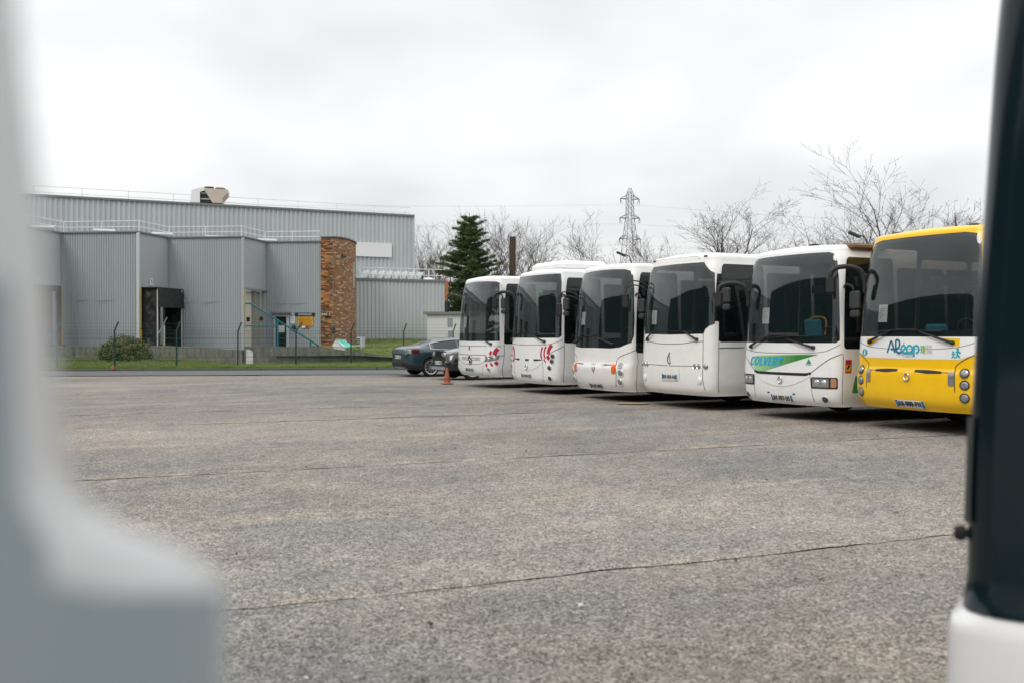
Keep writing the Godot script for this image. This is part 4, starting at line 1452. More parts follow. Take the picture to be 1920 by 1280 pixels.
func grass() -> void:
	var g := Geo.new()
	var rows := []
	for i in 101:
		var x := lerpf(-46.0, 10.0, i / 100.0)
		var row := []
		for j in 21:
			var d := lerpf(edge_d(x) + 0.28, 53.0, pow(j / 20.0, 1.4))
			row.append(W(x, lawn_h(x, d) + 0.02 * noise.get_noise_2d(x * 2.0, d * 2.0), d))
		rows.append(row)
	g.sheet(rows, Vector3.UP)
	struct("lawn", g, M.turf)
	g = Geo.new()
	rows = []
	for i in 61:
		var x := lerpf(-11.5, 14.0, i / 60.0)
		var row := []
		for j in 21:
			var d := lerpf(50.6 + (x + 6.0) * 0.42, 72.0, j / 20.0)
			row.append(W(x, back_h(x, d) + 0.02 * noise.get_noise_2d(x * 2.0, d * 2.0), d))
		rows.append(row)
	g.sheet(rows, Vector3.UP)
	struct("raised_lawn", g, M.turf)
	# blades: three-sided tufts
	var rng := RandomNumberGenerator.new()
	rng.seed = 11
	var tuft := Geo.new()
	for k in 9:
		var an := rng.randf() * TAU
		var o := Vector3(cos(an), 0, sin(an)) * rng.randf() * 0.09
		var tip := o + Vector3(cos(an) * 0.06, rng.randf_range(0.06, 0.15), sin(an) * 0.06)
		var sd := Vector3(-sin(an + k), 0, cos(an + k)) * 0.011
		tuft.tri(o - sd, o + sd, tip, Vector3(cos(an), 0.6, sin(an)))
	var tm := tuft.mesh()
	for zone in 2:
		var mm := MultiMesh.new()
		mm.transform_format = MultiMesh.TRANSFORM_3D
		mm.use_colors = true
		mm.mesh = tm
		var xs: Array[Transform3D] = []
		var n := 26000 if zone == 0 else 9000
		for i in n:
			var x: float
			var d: float
			var y: float
			if zone == 0:
				x = rng.randf_range(-30.0, 2.0)
				d = edge_d(x) + 0.3 + pow(rng.randf(), 1.7) * 8.0
				y = lawn_h(x, d)
				if d > 49.6 + (x + 9.0) * 0.42 and x > -12.8: continue
			else:
				x = rng.randf_range(-9.5, 2.0)
				d = rng.randf_range(50.9 + (x + 6.0) * 0.42, 64.0)
				y = back_h(x, d)
			var tall := 0.6 + 0.7 * clampf(noise.get_noise_2d(x * 1.2, d * 1.2) + 0.5, 0.0, 1.3)
			xs.append(Transform3D(Basis(Vector3.UP, rng.randf() * TAU).scaled(Vector3(1, 1, 1) * tall * (1.0 if zone == 0 else 0.6)), W(x, y - 0.01, d)))
		mm.instance_count = xs.size()
		for i in xs.size():
			mm.set_instance_transform(i, xs[i])
			var t := rng.randf()
			mm.set_instance_color(i, Color(0.14, 0.23, 0.045).lerp(Color(0.32, 0.31, 0.12), t * t * t))
		var o := MultiMeshInstance3D.new()
		o.multimesh = mm
		o.material_override = M.blade
		o.name = "grass_strip" if zone == 0 else "grass_bank"
		add_child(o)
		tag(o, "rough green grass along the foot of the fence" if zone == 0 else "mown green grass on the bank before the pale annex", "grass", "", "stuff")
	# weeds leaning against the concrete wall are part of the strip; a low edging runs through the turf
	g = Geo.new()
	for q in [[-26.0, 47.6], [-23.5, 47.7], [-21.0, 47.9], [-18.5, 48.0]]:
		g.box(W(q[0] + 1.2, lawn_h(q[0] + 1.2, q[1]) + 0.05, q[1]), Vector3(2.46, 0.16, 0.12))
	tag(part("edging", g, M.concrete_dark, self), "low concrete edging laid in the grass before the bush", "edging")

# ---------------------------------------------------------------- buildings
func v2(a: Array) -> Vector2: return Vector2(a[0], a[1])

# ribbed sheet cladding between two plan points
func clad(g: Geo, a: Vector2, b: Vector2, y0: float, y1: float, pitch: float, depth: float, want: Vector2) -> void:
	var e := (b - a)
	var l := e.length()
	e /= l
	var nn := Vector2(-e.y, e.x)
	if nn.dot(want) < 0.0: nn = -nn
	var pts := []
	var n := int(l / pitch)
	var p := l / n
	for i in n:
		for q in [[0.0, 0.0], [0.42, 0.0], [0.5, 1.0], [0.92, 1.0]]:
			pts.append(a + e * (i + q[0]) * p + nn * depth * q[1])
	pts.append(b)
	var hsh := int(absf(a.x * 37.0 + a.y * 11.0))
	for i in pts.size() - 1:
		var sheet_no := int(i * p / 4.0 / 0.95) + hsh
		var sh := 0.93 + 0.07 * fmod(sheet_no * 0.618, 1.0)
		g.col = Color(sh * (0.99 + 0.01 * fmod(sheet_no * 0.41, 1.0)), sh, sh)
		var u: Vector2 = pts[i]
		var w: Vector2 = pts[i + 1]
		g.quad(W(u.x, y0, u.y), W(w.x, y0, w.y), W(w.x, y1, w.y), W(u.x, y1, u.y), Vector3(nn.x, 0, -nn.y))

func flat_wall(g: Geo, a: Vector2, b: Vector2, y0: float, y1: float, thick := 0.2) -> void:
	var m := (a + b) * 0.5
	var e := (b - a)
	var dir := Vector3(e.x, 0, -e.y).normalized()
	g.box(W(m.x, (y0 + y1) * 0.5, m.y), Vector3(e.length(), y1 - y0, thick), Basis(dir, Vector3.UP, dir.cross(Vector3.UP)))

func poly_roof(g: Geo, pts: Array, y: float) -> void:
	var pg := PackedVector2Array()
	for p in pts: pg.append(p)
	var t := Geometry2D.triangulate_polygon(pg)
	for k in range(0, t.size(), 3):
		g.tri(W(pg[t[k]].x, y, pg[t[k]].y), W(pg[t[k + 1]].x, y, pg[t[k + 1]].y), W(pg[t[k + 2]].x, y, pg[t[k + 2]].y), Vector3.UP)

func rail(root: Node3D, pts: Array, y: float, h: float, step: float, called := "guard_rail") -> void:
	var g := Geo.new()
	for yy in [y + h, y + h * 0.5]:
		g.tube(pts.map(func(p): return W(p.x, yy, p.y)), 0.022, 5)
	part(called, g, M.rail_white, root)
	for i in pts.size() - 1:
		var l: float = pts[i].distance_to(pts[i + 1])
		var n := maxi(1, int(l / step))
		for k in n:
			var p: Vector2 = pts[i].lerp(pts[i + 1], float(k) / n)
			g = Geo.new()
			g.tube([W(p.x, y - 0.02, p.y), W(p.x, y + h, p.y)], 0.022, 5)
			part("rail_post", g, M.rail_white, root)

func dock_building() -> void:
	var root := thing("dock_building", "low grey ribbed dock building with sawtooth bays", "building")
	var y1 := CAM_H + 5.3
	var yb := 0.6
	var step := Vector2(4.75, 2.6)
	var A := Vector2(-23.7, 52.3)
	var long := Vector2(4.2, -0.45)
	var out := []
	for k in range(-2, 3):
		var a := A + step * k
		var b := a + (long if k < 2 else Vector2(3.3, -0.36))
		var g := Geo.new()
		clad(g, a, b, yb, y1, 0.13, 0.03, Vector2(0, -1))
		part("ribbed_wall", g, M.cladding, root)
		out.append(a); out.append(b)
		g = Geo.new()
		g.box(W(a.x, (yb + y1) * 0.5, a.y - 0.04), Vector3(0.16, y1 - yb, 0.1))
		part("corner_trim", g, M.trim_grey, root)
		g = Geo.new()
		g.box(W(b.x + 0.02, (yb + y1) * 0.5, b.y - 0.01), Vector3(0.15, y1 - yb, 0.12))
		part("corner_trim", g, M.trim_pale if k == 0 else M.panel_grey, root)
		# sheet joints
		for f in [0.3, 0.62]:
			var p: Vector2 = a.lerp(b, f)
			g = Geo.new()
			g.box(W(p.x, y1 - 3.5, p.y - 0.045), Vector3(0.8 if f < 0.5 else 1.3, 0.02, 0.02))
			part("sheet_joint", g, M.cladding, root)
		if k < 2:
			var c := A + step * (k + 1)
			var e := (c - b).normalized()
			var nn := Vector2(e.y, -e.x)
			var dl := b.distance_to(c)
			# wall with a dock opening: pier, lintel, pier
			var top := 4.05
			for q in [[0.0, 0.22, yb, y1], [0.22, dl - 0.25, top, y1], [dl - 0.25, dl, yb, y1], [0.22, dl - 0.25, yb, 0.9]]:
				g = Geo.new()
				flat_wall(g, b + e * q[0] - nn * 0.1, b + e * q[1] - nn * 0.1, q[2], q[3], 0.2)
				part("smooth_wall", g, M.panel_grey, root)
			_dock(root, b, e, nn, dl, k)
	# edge flashing along the roof line
	for i in out.size() - 1:
		var g := Geo.new()
		flat_wall(g, out[i], out[i + 1], y1, y1 + 0.07, 0.2)
		part("roof_flashing", g, M.flashing, root)
	# roof and rear
	var pg := out.duplicate()
	pg.append(Vector2(-11.0, 63.0)); pg.append(Vector2(-40.0, 51.5))
	var g2 := Geo.new()
	poly_roof(g2, pg, y1 + 0.04)
	part("roof", g2, M.roofing, root)
	g2 = Geo.new()
	flat_wall(g2, Vector2(-11.0, 57.3), Vector2(-11.1, 63.0), yb, y1, 0.2)
	part("end_wall", g2, M.panel_grey, root)
	var rp := []
	for p in out: rp.append(p + Vector2(-0.3, 1.0))
	rail(root, rp, y1 + 0.1, 0.62, 1.6)
	# slanted stays of the rail
	for k in 7:
		var p: Vector2 = rp[1].lerp(rp[8], k / 6.0)
		var gs := Geo.new()
		gs.box(W(p.x, y1 + 0.2, p.y + 0.4), Vector3(1.1, 0.22, 0.5), Basis(Vector3.UP, 0.4) * Basis(Vector3.RIGHT, 0.3))
		part("roof_light", gs, M.rooflight, root)
	# small door with frame on the last ribbed wall
	var E := A + step * 2
	var ef := Vector2(3.3, -0.36).normalized()
	var door := func(s0: float, s1: float, y0: float, yt: float, off: float, thick: float) -> Array:
		var m := E + ef * (s0 + s1) * 0.5
		var dir := Vector3(ef.x, 0, -ef.y)
		var nz := Vector3(-0.108, 0, 0.994)
		return [W(m.x, (y0 + yt) * 0.5, m.y) + nz * off, Vector3(s1 - s0, yt - y0, thick), Basis(dir, Vector3.UP, dir.cross(Vector3.UP))]
	var d: Array = door.call(0.46, 1.38, 0.6, 2.72, 0.05, 0.1)
	var g3 := Geo.new()
	g3.box(d[0], d[1], d[2])
	var dr := part("door", g3, M.trim_pale, root)
	d = door.call(0.6, 1.22, 0.62, 2.6, 0.08, 0.1)
	g3 = Geo.new(); g3.box(d[0], d[1], d[2])
	part("door_leaf", g3, M.dark_leaf, dr)
	d = door.call(0.68, 1.14, 1.7, 2.1, 0.1, 0.09)
	g3 = Geo.new(); g3.box(d[0], d[1], d[2])
	part("door_sign", g3, M.letter_pale, dr)
	d = door.call(0.36, 1.46, 2.76, 2.86, 0.18, 0.34)
	g3 = Geo.new(); g3.box(d[0], d[1], d[2])
	part("door_canopy", g3, M.flashing, root)
	# signs, each a thing of its own
	var sign := func(called: String, label: String, s0: float, s1: float, y0: float, yt: float, m: Material) -> Node3D:
		var b: Array = door.call(s0, s1, y0, yt, 0.0, 0.02)
		var n := thing(called, label, "sign", Transform3D(b[2], b[0] + Vector3(-0.108, 0, 0.994) * 0.06))
		n.transform.basis = Basis(b[2].x, Vector3.UP, Vector3(-0.108, 0, 0.994))
		var gg := Geo.new()
		gg.box(Vector3.ZERO, b[1])
		part("board", gg, m, n)
		return n
	var sg: Node3D = sign.call("delivery_sign", "long dark sign with pale lettering over the yellow sign", 1.72, 2.9, 2.63, 2.82, M.sign_dark)
	flat_text(sg, "LIVRAISONS", 0.0, 0.0, 0.1, M.letter_pale, 0.014)
	sg = sign.call("warning_sign", "yellow sign with five lines of dark lettering", 1.9, 2.78, 2.08, 2.59, M.sign_yellow)
	var lines := ["ACCÈS AUX QUAIS", "PRÉSENTEZ-VOUS À LA", "RÉCEPTION AVANT", "DE METTRE VOTRE", "VÉHICULE À QUAI"]
	for i in 5: flat_text(sg, lines[i], 0.0, 0.19 - i * 0.095, 0.062, M.sign_brown, 0.014)
	sg = sign.call("paper_poster", "white poster beside the dark door", 1.46, 1.72, 2.2, 2.6, M.paper)
	for i in 5: flat_text(sg, ["HORAIRES", "LUNDI", "VENDREDI", "7H - 12H", "13H - 16H"][i], 0.0, 0.14 - i * 0.07, 0.03, M.ink_grey, 0.013)
	sg = sign.call("small_sign", "small white and red sign below the yellow sign", 2.13, 2.54, 1.94, 2.06, M.paper)
	var g4 := Geo.new()
	g4.box(Vector3(0.1, 0, 0.012), Vector3(0.2, 0.12, 0.01))
	part("red_field", g4, M.letter_red, sg)
	var dome := thing("bell_box", "small dark round box on the wall below the white poster", "box", Transform3D(Basis.IDENTITY, W(-12.55, 1.98, 57.22)))
	g4 = Geo.new()
	g4.lathe([Vector2(0.14, 0.0), Vector2(0.13, 0.06), Vector2(0.07, 0.11), Vector2(0.0005, 0.12)], 14, Transform3D(Basis(Vector3.RIGHT, PI / 2), Vector3.ZERO))
	part("case", g4, M.dark_grey_plastic, dome)

func flat_text(parent: Node3D, txt: String, x: float, y: float, h: float, m: Material, z: float, bold := true) -> void:
	var tm := TextMesh.new()
	tm.text = txt
	var f := font.duplicate()
	f.font_weight = 700 if bold else 400
	tm.font = f
	tm.font_size = 48
	tm.pixel_size = h / 34.0
	tm.depth = 0.004
	tm.curve_step = 3.0
	part("lettering", tm, m, parent, Transform3D(Basis.IDENTITY, Vector3(x, y, z)))

func _dock(root: Node3D, b: Vector2, e: Vector2, nn: Vector2, dl: float, k: int) -> void:
	var bs := Basis(Vector3(e.x, 0, -e.y), Vector3.UP, Vector3(nn.x, 0, -nn.y))
	bs.z = bs.x.cross(Vector3.UP) * signf(bs.x.cross(Vector3.UP).dot(Vector3(nn.x, 0, -nn.y)))
	var o := W(b.x, 0, b.y)
	var put := func(called: String, s: float, y: float, z: float, size: Vector3, m: Material, parent: Node3D) -> MeshInstance3D:
		var g := Geo.new()
		g.box(o + bs * Vector3(s, y, z), size, bs)
		return part(called, g, m, parent)
	# yellow guard strip at the near jamb
	put.call("guard_strip", 0.1, 3.0, 0.06, Vector3(0.14, 2.2, 0.1), M.guard_pale, root)
	if k != 1: put.call("guard_strip", 0.1, 1.4, 0.08, Vector3(0.14, 0.9, 0.12), M.guard_yellow, root)
	if k != 1:
		put.call("guard_strip", dl - 0.12, 3.0, 0.06, Vector3(0.14, 2.2, 0.1), M.guard_pale, root)
		put.call("guard_strip", dl - 0.12, 1.4, 0.08, Vector3(0.14, 0.9, 0.12), M.guard_yellow, root)
	if k == 1:   # plain sectional door
		put.call("dock_frame", dl * 0.5, 4.1, 0.06, Vector3(dl - 0.2, 0.1, 0.12), M.trim_grey, root)
		var d: MeshInstance3D = put.call("dock_door", 0.95, 2.42, -0.3, Vector3(1.46, 3.1, 0.05), M.door_white, root)
		for j in 7:
			put.call("door_panel", 0.95, 1.1 + j * 0.44, -0.265, Vector3(1.44, 0.42, 0.03), M.door_white, d)
		for s in [0.62, 1.22]:
			put.call("door_window", s, 2.42, -0.24, Vector3(0.4, 0.24, 0.02), M.dark_leaf, d)
		put.call("dock_pier", 2.25, 2.42, -0.28, Vector3(1.14, 3.2, 0.1), M.beige_wall, root)
		put.call("dock_pier", 1.69, 2.42, -0.15, Vector3(0.06, 3.2, 0.3), M.beige_wall, root)
		var lg := Geo.new()
		lg.lathe([Vector2(0.1, 0), Vector2(0.12, 0.05), Vector2(0.05, 0.14), Vector2(0.0005, 0.15)], 12, Transform3D(bs * Basis(Vector3.RIGHT, PI / 2), o + bs * Vector3(2.75, 2.5, -0.2)))
		part("dock_lamp", lg, M.dark_grey_plastic, root)
		return
	put.call("dock_door", dl * 0.5, 2.45, -0.4, Vector3(dl - 0.4, 3.2, 0.06), M.door_slate, root)
	put.call("dock_leveller", dl * 0.5, 1.0, 0.2, Vector3(dl - 0.6, 0.1, 0.5), M.dark_metal, root)
	if k < 0:
		for s in [0.3, dl - 0.3]: put.call("dock_cushion", s, 2.45, 0.08, Vector3(0.2, 3.1, 0.16), M.black_fabric, root)
		put.call("dock_cushion", dl * 0.5, 3.95, 0.08, Vector3(dl - 0.4, 0.3, 0.16), M.black_fabric, root)
		_dock_number(bs, o, dl, k)
		return
	# fabric dock shelter: two side curtains, a head curtain, dark opening
	var sh := root
	for s in [0.28, dl - 0.32]:
		var g := Geo.new()
		var rows := []
		for j in 25:
			var y := lerpf(0.92, 4.0, j / 24.0)
			var row := []
			for i in 11:
				var f := i / 10.0
				var fold := 0.05 * noise.get_noise_2d(f * 2.2 + y * 1.1, y * 2.6 - f * 3.0 + s) * sin(f * PI) * 2.0
				row.append(o + bs * Vector3(s + fold, y, f * 0.92))
			rows.append(row)
		g.sheet(rows, -bs.x)
		part("side_curtain", g, M.black_fabric, sh)
		put.call("shelter_pole", s, 2.45, 0.95, Vector3(0.05, 3.1, 0.05), M.trim_pale, sh)
	var g2 := Geo.new()
	var rows2 := []
	for j in 9:
		var y := lerpf(3.0, 4.0, j / 8.0)
		var row := []
		for i in 15:
			var f := i / 14.0
			row.append(o + bs * Vector3(lerpf(0.26, dl - 0.14, f), y + 0.02 * noise.get_noise_1d(f * 9.0), 0.98 + 0.035 * noise.get_noise_2d(f * 5.0, y * 2.0) + 0.1 * (4.0 - y) * 0.5))
		rows2.append(row)
	g2.sheet(rows2, bs.z)
	part("head_curtain", g2, M.black_fabric, sh)
	put.call("shelter_top", dl * 0.5, 4.02, 0.49, Vector3(dl - 0.3, 0.06, 0.98), M.black_fabric, sh)
	put.call("shelter_bumper", 0.9, 1.5, 0.95, Vector3(0.1, 1.1, 0.08), M.door_white, sh)
	var br := Geo.new()
	br.tube([o + bs * Vector3(1.3, 1.6, 0.4), o + bs * Vector3(2.2, 2.5, 0.4)], 0.035, 6)
	part("brace", br, M.trim_pale, sh)
	_dock_number(bs, o, dl, k)

func _dock_number(bs: Basis, o: Vector3, dl: float, k: int) -> void:
	if k < -1: return
	var w := o + bs * Vector3(dl * 0.42, 4.38, 0.02)
	var n := thing("dock_number", "white number plate over the dock shelter behind the bush" if k == 0 else "white number plate over the dock shelter next to the blurred coach", "sign", Transform3D(bs, w))
	if bs.determinant() < 0.0: n.transform.basis = Basis(-bs.x, Vector3.UP, bs.z)
	var pg := Geo.new()
	pg.box(Vector3.ZERO, Vector3(0.26, 0.36, 0.02))
	part("board", pg, M.paper, n)
	flat_text(n, str(1 - k), 0, 0, 0.26, M.ink, 0.014)

func brick_tower() -> void:
	var root := thing("brick_tower", "curved tower wall of mixed brown and orange bricks", "tower")
	var ctrl := [Vector2(-10.95, 57.0), Vector2(-10.55, 56.9), Vector2(-10.2, 56.85)]
	var curve := smooth([Vector2(-10.2, 56.85), Vector2(-9.85, 57.25), Vector2(-9.6, 58.2), Vector2(-9.5, 59.6), Vector2(-9.62, 61.2), Vector2(-10.2, 63.0)], 8)
	var path := [ctrl[0], ctrl[2]]
	for i in range(1, curve.size()): path.append(curve[i])
	# even sampling
	var lens := [0.0]
	for i in range(1, path.size()): lens.append(lens[-1] + path[i].distance_to(path[i - 1]))
	var total: float = lens[-1]
	var at_len := func(s: float) -> Array:
		var i := 1
		while i < path.size() - 1 and lens[i] < s: i += 1
		var f: float = (s - lens[i - 1]) / (lens[i] - lens[i - 1])
		var p: Vector2 = path[i - 1].lerp(path[i], f)
		var e: Vector2 = (path[i] - path[i - 1]).normalized()
		return [p, Vector2(e.y, -e.x)]
	var y0 := 0.5
	var y1 := 7.12
	var g := Geo.new()
	var rows := [[], []]
	for i in path.size():
		rows[0].append(W(path[i].x, y0, path[i].y)); rows[1].append(W(path[i].x, y1, path[i].y))
	for i in path.size() - 1: g.quad(rows[0][i], rows[0][i + 1], rows[1][i + 1], rows[1][i], Vector3(1, 0, 1))
	poly_roof(g, path + [Vector2(-11.2, 63.0)], y1)
	g.quad(W(-10.95, 6.7, 57.0), W(-11.2, 6.7, 63.0), W(-11.2, y1, 63.0), W(-10.95, y1, 57.0), Vector3.LEFT)
	part("core", g, M.mortar, root)
	var rng := RandomNumberGenerator.new()
	rng.seed = 3
	g = Geo.new()
	var pal := [Color(0.24, 0.085, 0.028), Color(0.3, 0.115, 0.035), Color(0.36, 0.16, 0.055), Color(0.14, 0.065, 0.035), Color(0.36, 0.2, 0.09), Color(0.075, 0.045, 0.035), Color(0.24, 0.08, 0.04)]
	var course := 0.078
	var n := int((y1 - y0) / course)
	for r in n:
		var y := y0 + r * course
		var s := -0.115 if r % 2 else 0.0
		while s < total:
			var rough := s < 0.72
			var l := 0.225
			if rough: l = rng.randf_range(0.18, 0.4)
			var s0 := maxf(s, 0.0)
			var s1 := minf(s + l - 0.012, total - 0.01)
			s += l
			if s1 - s0 < 0.03: continue
			var a: Array = at_len.call(s0)
			var b: Array = at_len.call(s1)
			var t := rng.randf_range(0.012, 0.022) if not rough else rng.randf_range(0.008, 0.04)
			g.col = pal[rng.randi() % pal.size()] * rng.randf_range(0.75, 1.25)
			if not rough: g.col = g.col.lerp(Color(0.38, 0.22, 0.14), 0.45)
			if rng.randf() < 0.16: g.col = Color(0.52, 0.38, 0.24) if not rough else Color(0.42, 0.23, 0.09)
			var ya := y + 0.006
			var yt := y + course - 0.006
			var pa := W(a[0].x, ya, a[0].y)
			var pb := W(b[0].x, ya, b[0].y)
			var na := Vector3(a[1].x, 0, -a[1].y) * t
			var nb := Vector3(b[1].x, 0, -b[1].y) * t
			var up := Vector3(0, yt - ya, 0)
			g.quad(pa + na, pb + nb, pb + nb + up, pa + na + up, na)
			g.quad(pa + up, pb + up, pb + nb + up, pa + na + up, Vector3.UP)
			g.quad(pa, pb, pb + nb, pa + na, Vector3.DOWN)
			g.quad(pa, pa + na, pa + na + up, pa + up, pa - pb)
			g.quad(pb, pb + nb, pb + nb + up, pb + up, pb - pa)
	var bricks := part("brickwork", g, M.brick_vc, root)
	bricks.set_meta("kind", "stuff")
	g = Geo.new()
	var prev = null
	for p in path:
		if prev != null: flat_wall(g, prev, p + (p - prev) * 0.05, y1, y1 + 0.06, 0.16)
		prev = p
	part("coping", g, M.flashing, root)
	# slit lamp, floodlight and switch box on the wall
	g = Geo.new()
	g.box(W(-9.47, 5.1, 59.4), Vector3(0.1, 1.45, 0.1))
	part("slit_lamp", g, M.trim_pale, root)
	g = Geo.new()
	g.box(W(-9.72, 6.05, 57.4), Vector3(0.3, 0.12, 0.2), Basis(Vector3.UP, 0.5))
	g.tube([W(-9.8, 6.05, 57.5), W(-9.75, 6.2, 57.3)], 0.03, 5)
	part("floodlight", g, M.dark_grey_plastic, root)
	g = Geo.new()
	g.box(W(-10.22, 1.85, 56.82), Vector3(0.14, 0.3, 0.12))
	part("switch_box", g, M.dark_grey_plastic, root)
	var n2 := thing("wall_sign", "small dark sign with pale lettering on the brick tower", "sign", Transform3D(Basis.IDENTITY, W(-10.62, 2.72, 56.78)))
	g = Geo.new()
	g.box(Vector3.ZERO, Vector3(0.46, 0.22, 0.03))
	part("board", g, M.sign_dark, n2)
	flat_text(n2, "RDE 2", 0, 0, 0.13, M.letter_pale, 0.019)

func line_at(a: Vector2, e: Vector2, px: float) -> Vector2:
	var k := (px - 960.0) / FPX
	return a + e * ((a.x - k * a.y) / (k * e.y - e.x))

func warehouse() -> void:
	var root := thing("tall_warehouse", "tall pale grey warehouse of ribbed sheet behind the dock bays", "building")
	var e := Vector2(0.9013, 0.4333)
	var a := Vector2(-29.4, 60.0)
	var p0 := a - e * 30.0
	var p1 := line_at(a, e, 777.0)
	var top := CAM_H + 8.4
	var back := Vector2(-0.4333, 0.9013) * 24.0
	var g := Geo.new()
	clad(g, p0, p1, 0.4, top, 0.3, 0.06, Vector2(0.4, -0.9))
	part("ribbed_wall", g, M.cladding_pale, root)
	g = Geo.new()
	clad(g, p1, p1 + back, 0.4, top, 0.28, 0.06, Vector2(1, 0))
	part("ribbed_wall", g, M.cladding_pale, root)
	g = Geo.new()
	clad(g, p0, p0 + back, 0.4, top, 0.28, 0.06, Vector2(-1, 0))
	clad(g, p0 + back, p1 + back, 0.4, top, 0.56, 0.06, Vector2(0, 1))
	part("ribbed_wall", g, M.cladding_pale, root)
	g = Geo.new()
	poly_roof(g, [p0, p1, p1 + back, p0 + back], top)
	part("roof", g, M.roofing, root)
	g = Geo.new()
	flat_wall(g, p0 - Vector2(0.0, 0.05), p1 - Vector2(0.0, 0.05), top - 0.05, top + 0.08, 0.2)
	part("roof_flashing", g, M.flashing, root)
	rail(root, [p0 + Vector2(0, 1.2), p1 + Vector2(-0.4, 1.2)], top, 0.75, 2.6)
	g = Geo.new()
	var q0 := line_at(a, e, 658.0)
	var q1 := line_at(a, e, 733.0)
	flat_wall(g, q0 - Vector2(-0.06, 0.12), q1 - Vector2(-0.06, 0.12), CAM_H + 145.0 / FPX * 69.5, CAM_H + 171.5 / FPX * 69.5, 0.08)
	part("white_panel", g, M.panel_white, root)
	# cooling unit on the roof
	var c := thing("cooling_unit", "beige rooftop cooling unit with two black fan drums", "cooling unit", Transform3D(Basis(Vector3.UP, deg_to_rad(12)), at(388, 386, 65.0)))
	c.position.y = top + 0.12
	var u := 66.0 / FPX / 19.2
	var conv := func(pts: Array) -> PackedVector2Array:
		var o := PackedVector2Array()
		for p in pts: o.append(Vector2((p[0] - 920.0) * u, (870.0 - p[1]) * u + 0.12))
		return o
	g = Geo.new()
	g.prism(conv.call([[1110, 900], [840, 470], [840, 385], [1620, 405], [1618, 540], [1440, 740], [1440, 900]]), 1.9, Transform3D(Basis.IDENTITY, Vector3(0, 0, -0.9)))
	part("hopper", g, M.beige_metal, c)
	g = Geo.new()
	g.prism(conv.call([[345, 900], [410, 470], [690, 372], [845, 355], [842, 470], [682, 525], [682, 900]]), 1.9, Transform3D(Basis.IDENTITY, Vector3(0, 0, -0.9)))
	part("casing", g, M.panel_white, c)
	g = Geo.new()
	g.prism(conv.call([[684, 900], [684, 526], [842, 474], [1108, 900]]), 1.7, Transform3D(Basis.IDENTITY, Vector3(0, 0, -0.95)))
	part("louvre", g, M.black_plastic, c)
	for x in [[955.0, 275.0, 388.0], [1340.0, 300.0, 400.0]]:
		g = Geo.new()
		var h: float = (x[2] - x[1]) * u
		g.lathe([Vector2(0.3, 0.0), Vector2(0.3, h * 0.8), Vector2(0.33, h), Vector2(0.28, h), Vector2(0.27, 0.05), Vector2(0.0005, 0.05)], 20, Transform3D(Basis.IDENTITY, Vector3((x[0] - 920.0) * u, (870.0 - x[2]) * u + 0.1, -0.85)))
		part("fan_drum", g, M.black_plastic, c)
	for yy in [560.0, 765.0]:
		g = Geo.new()
		g.box(Vector3(-0.05, (870.0 - yy) * u + 0.12, -0.07), Vector3(0.7, 0.04, 0.04))
		part("crossbar", g, M.panel_white, c)

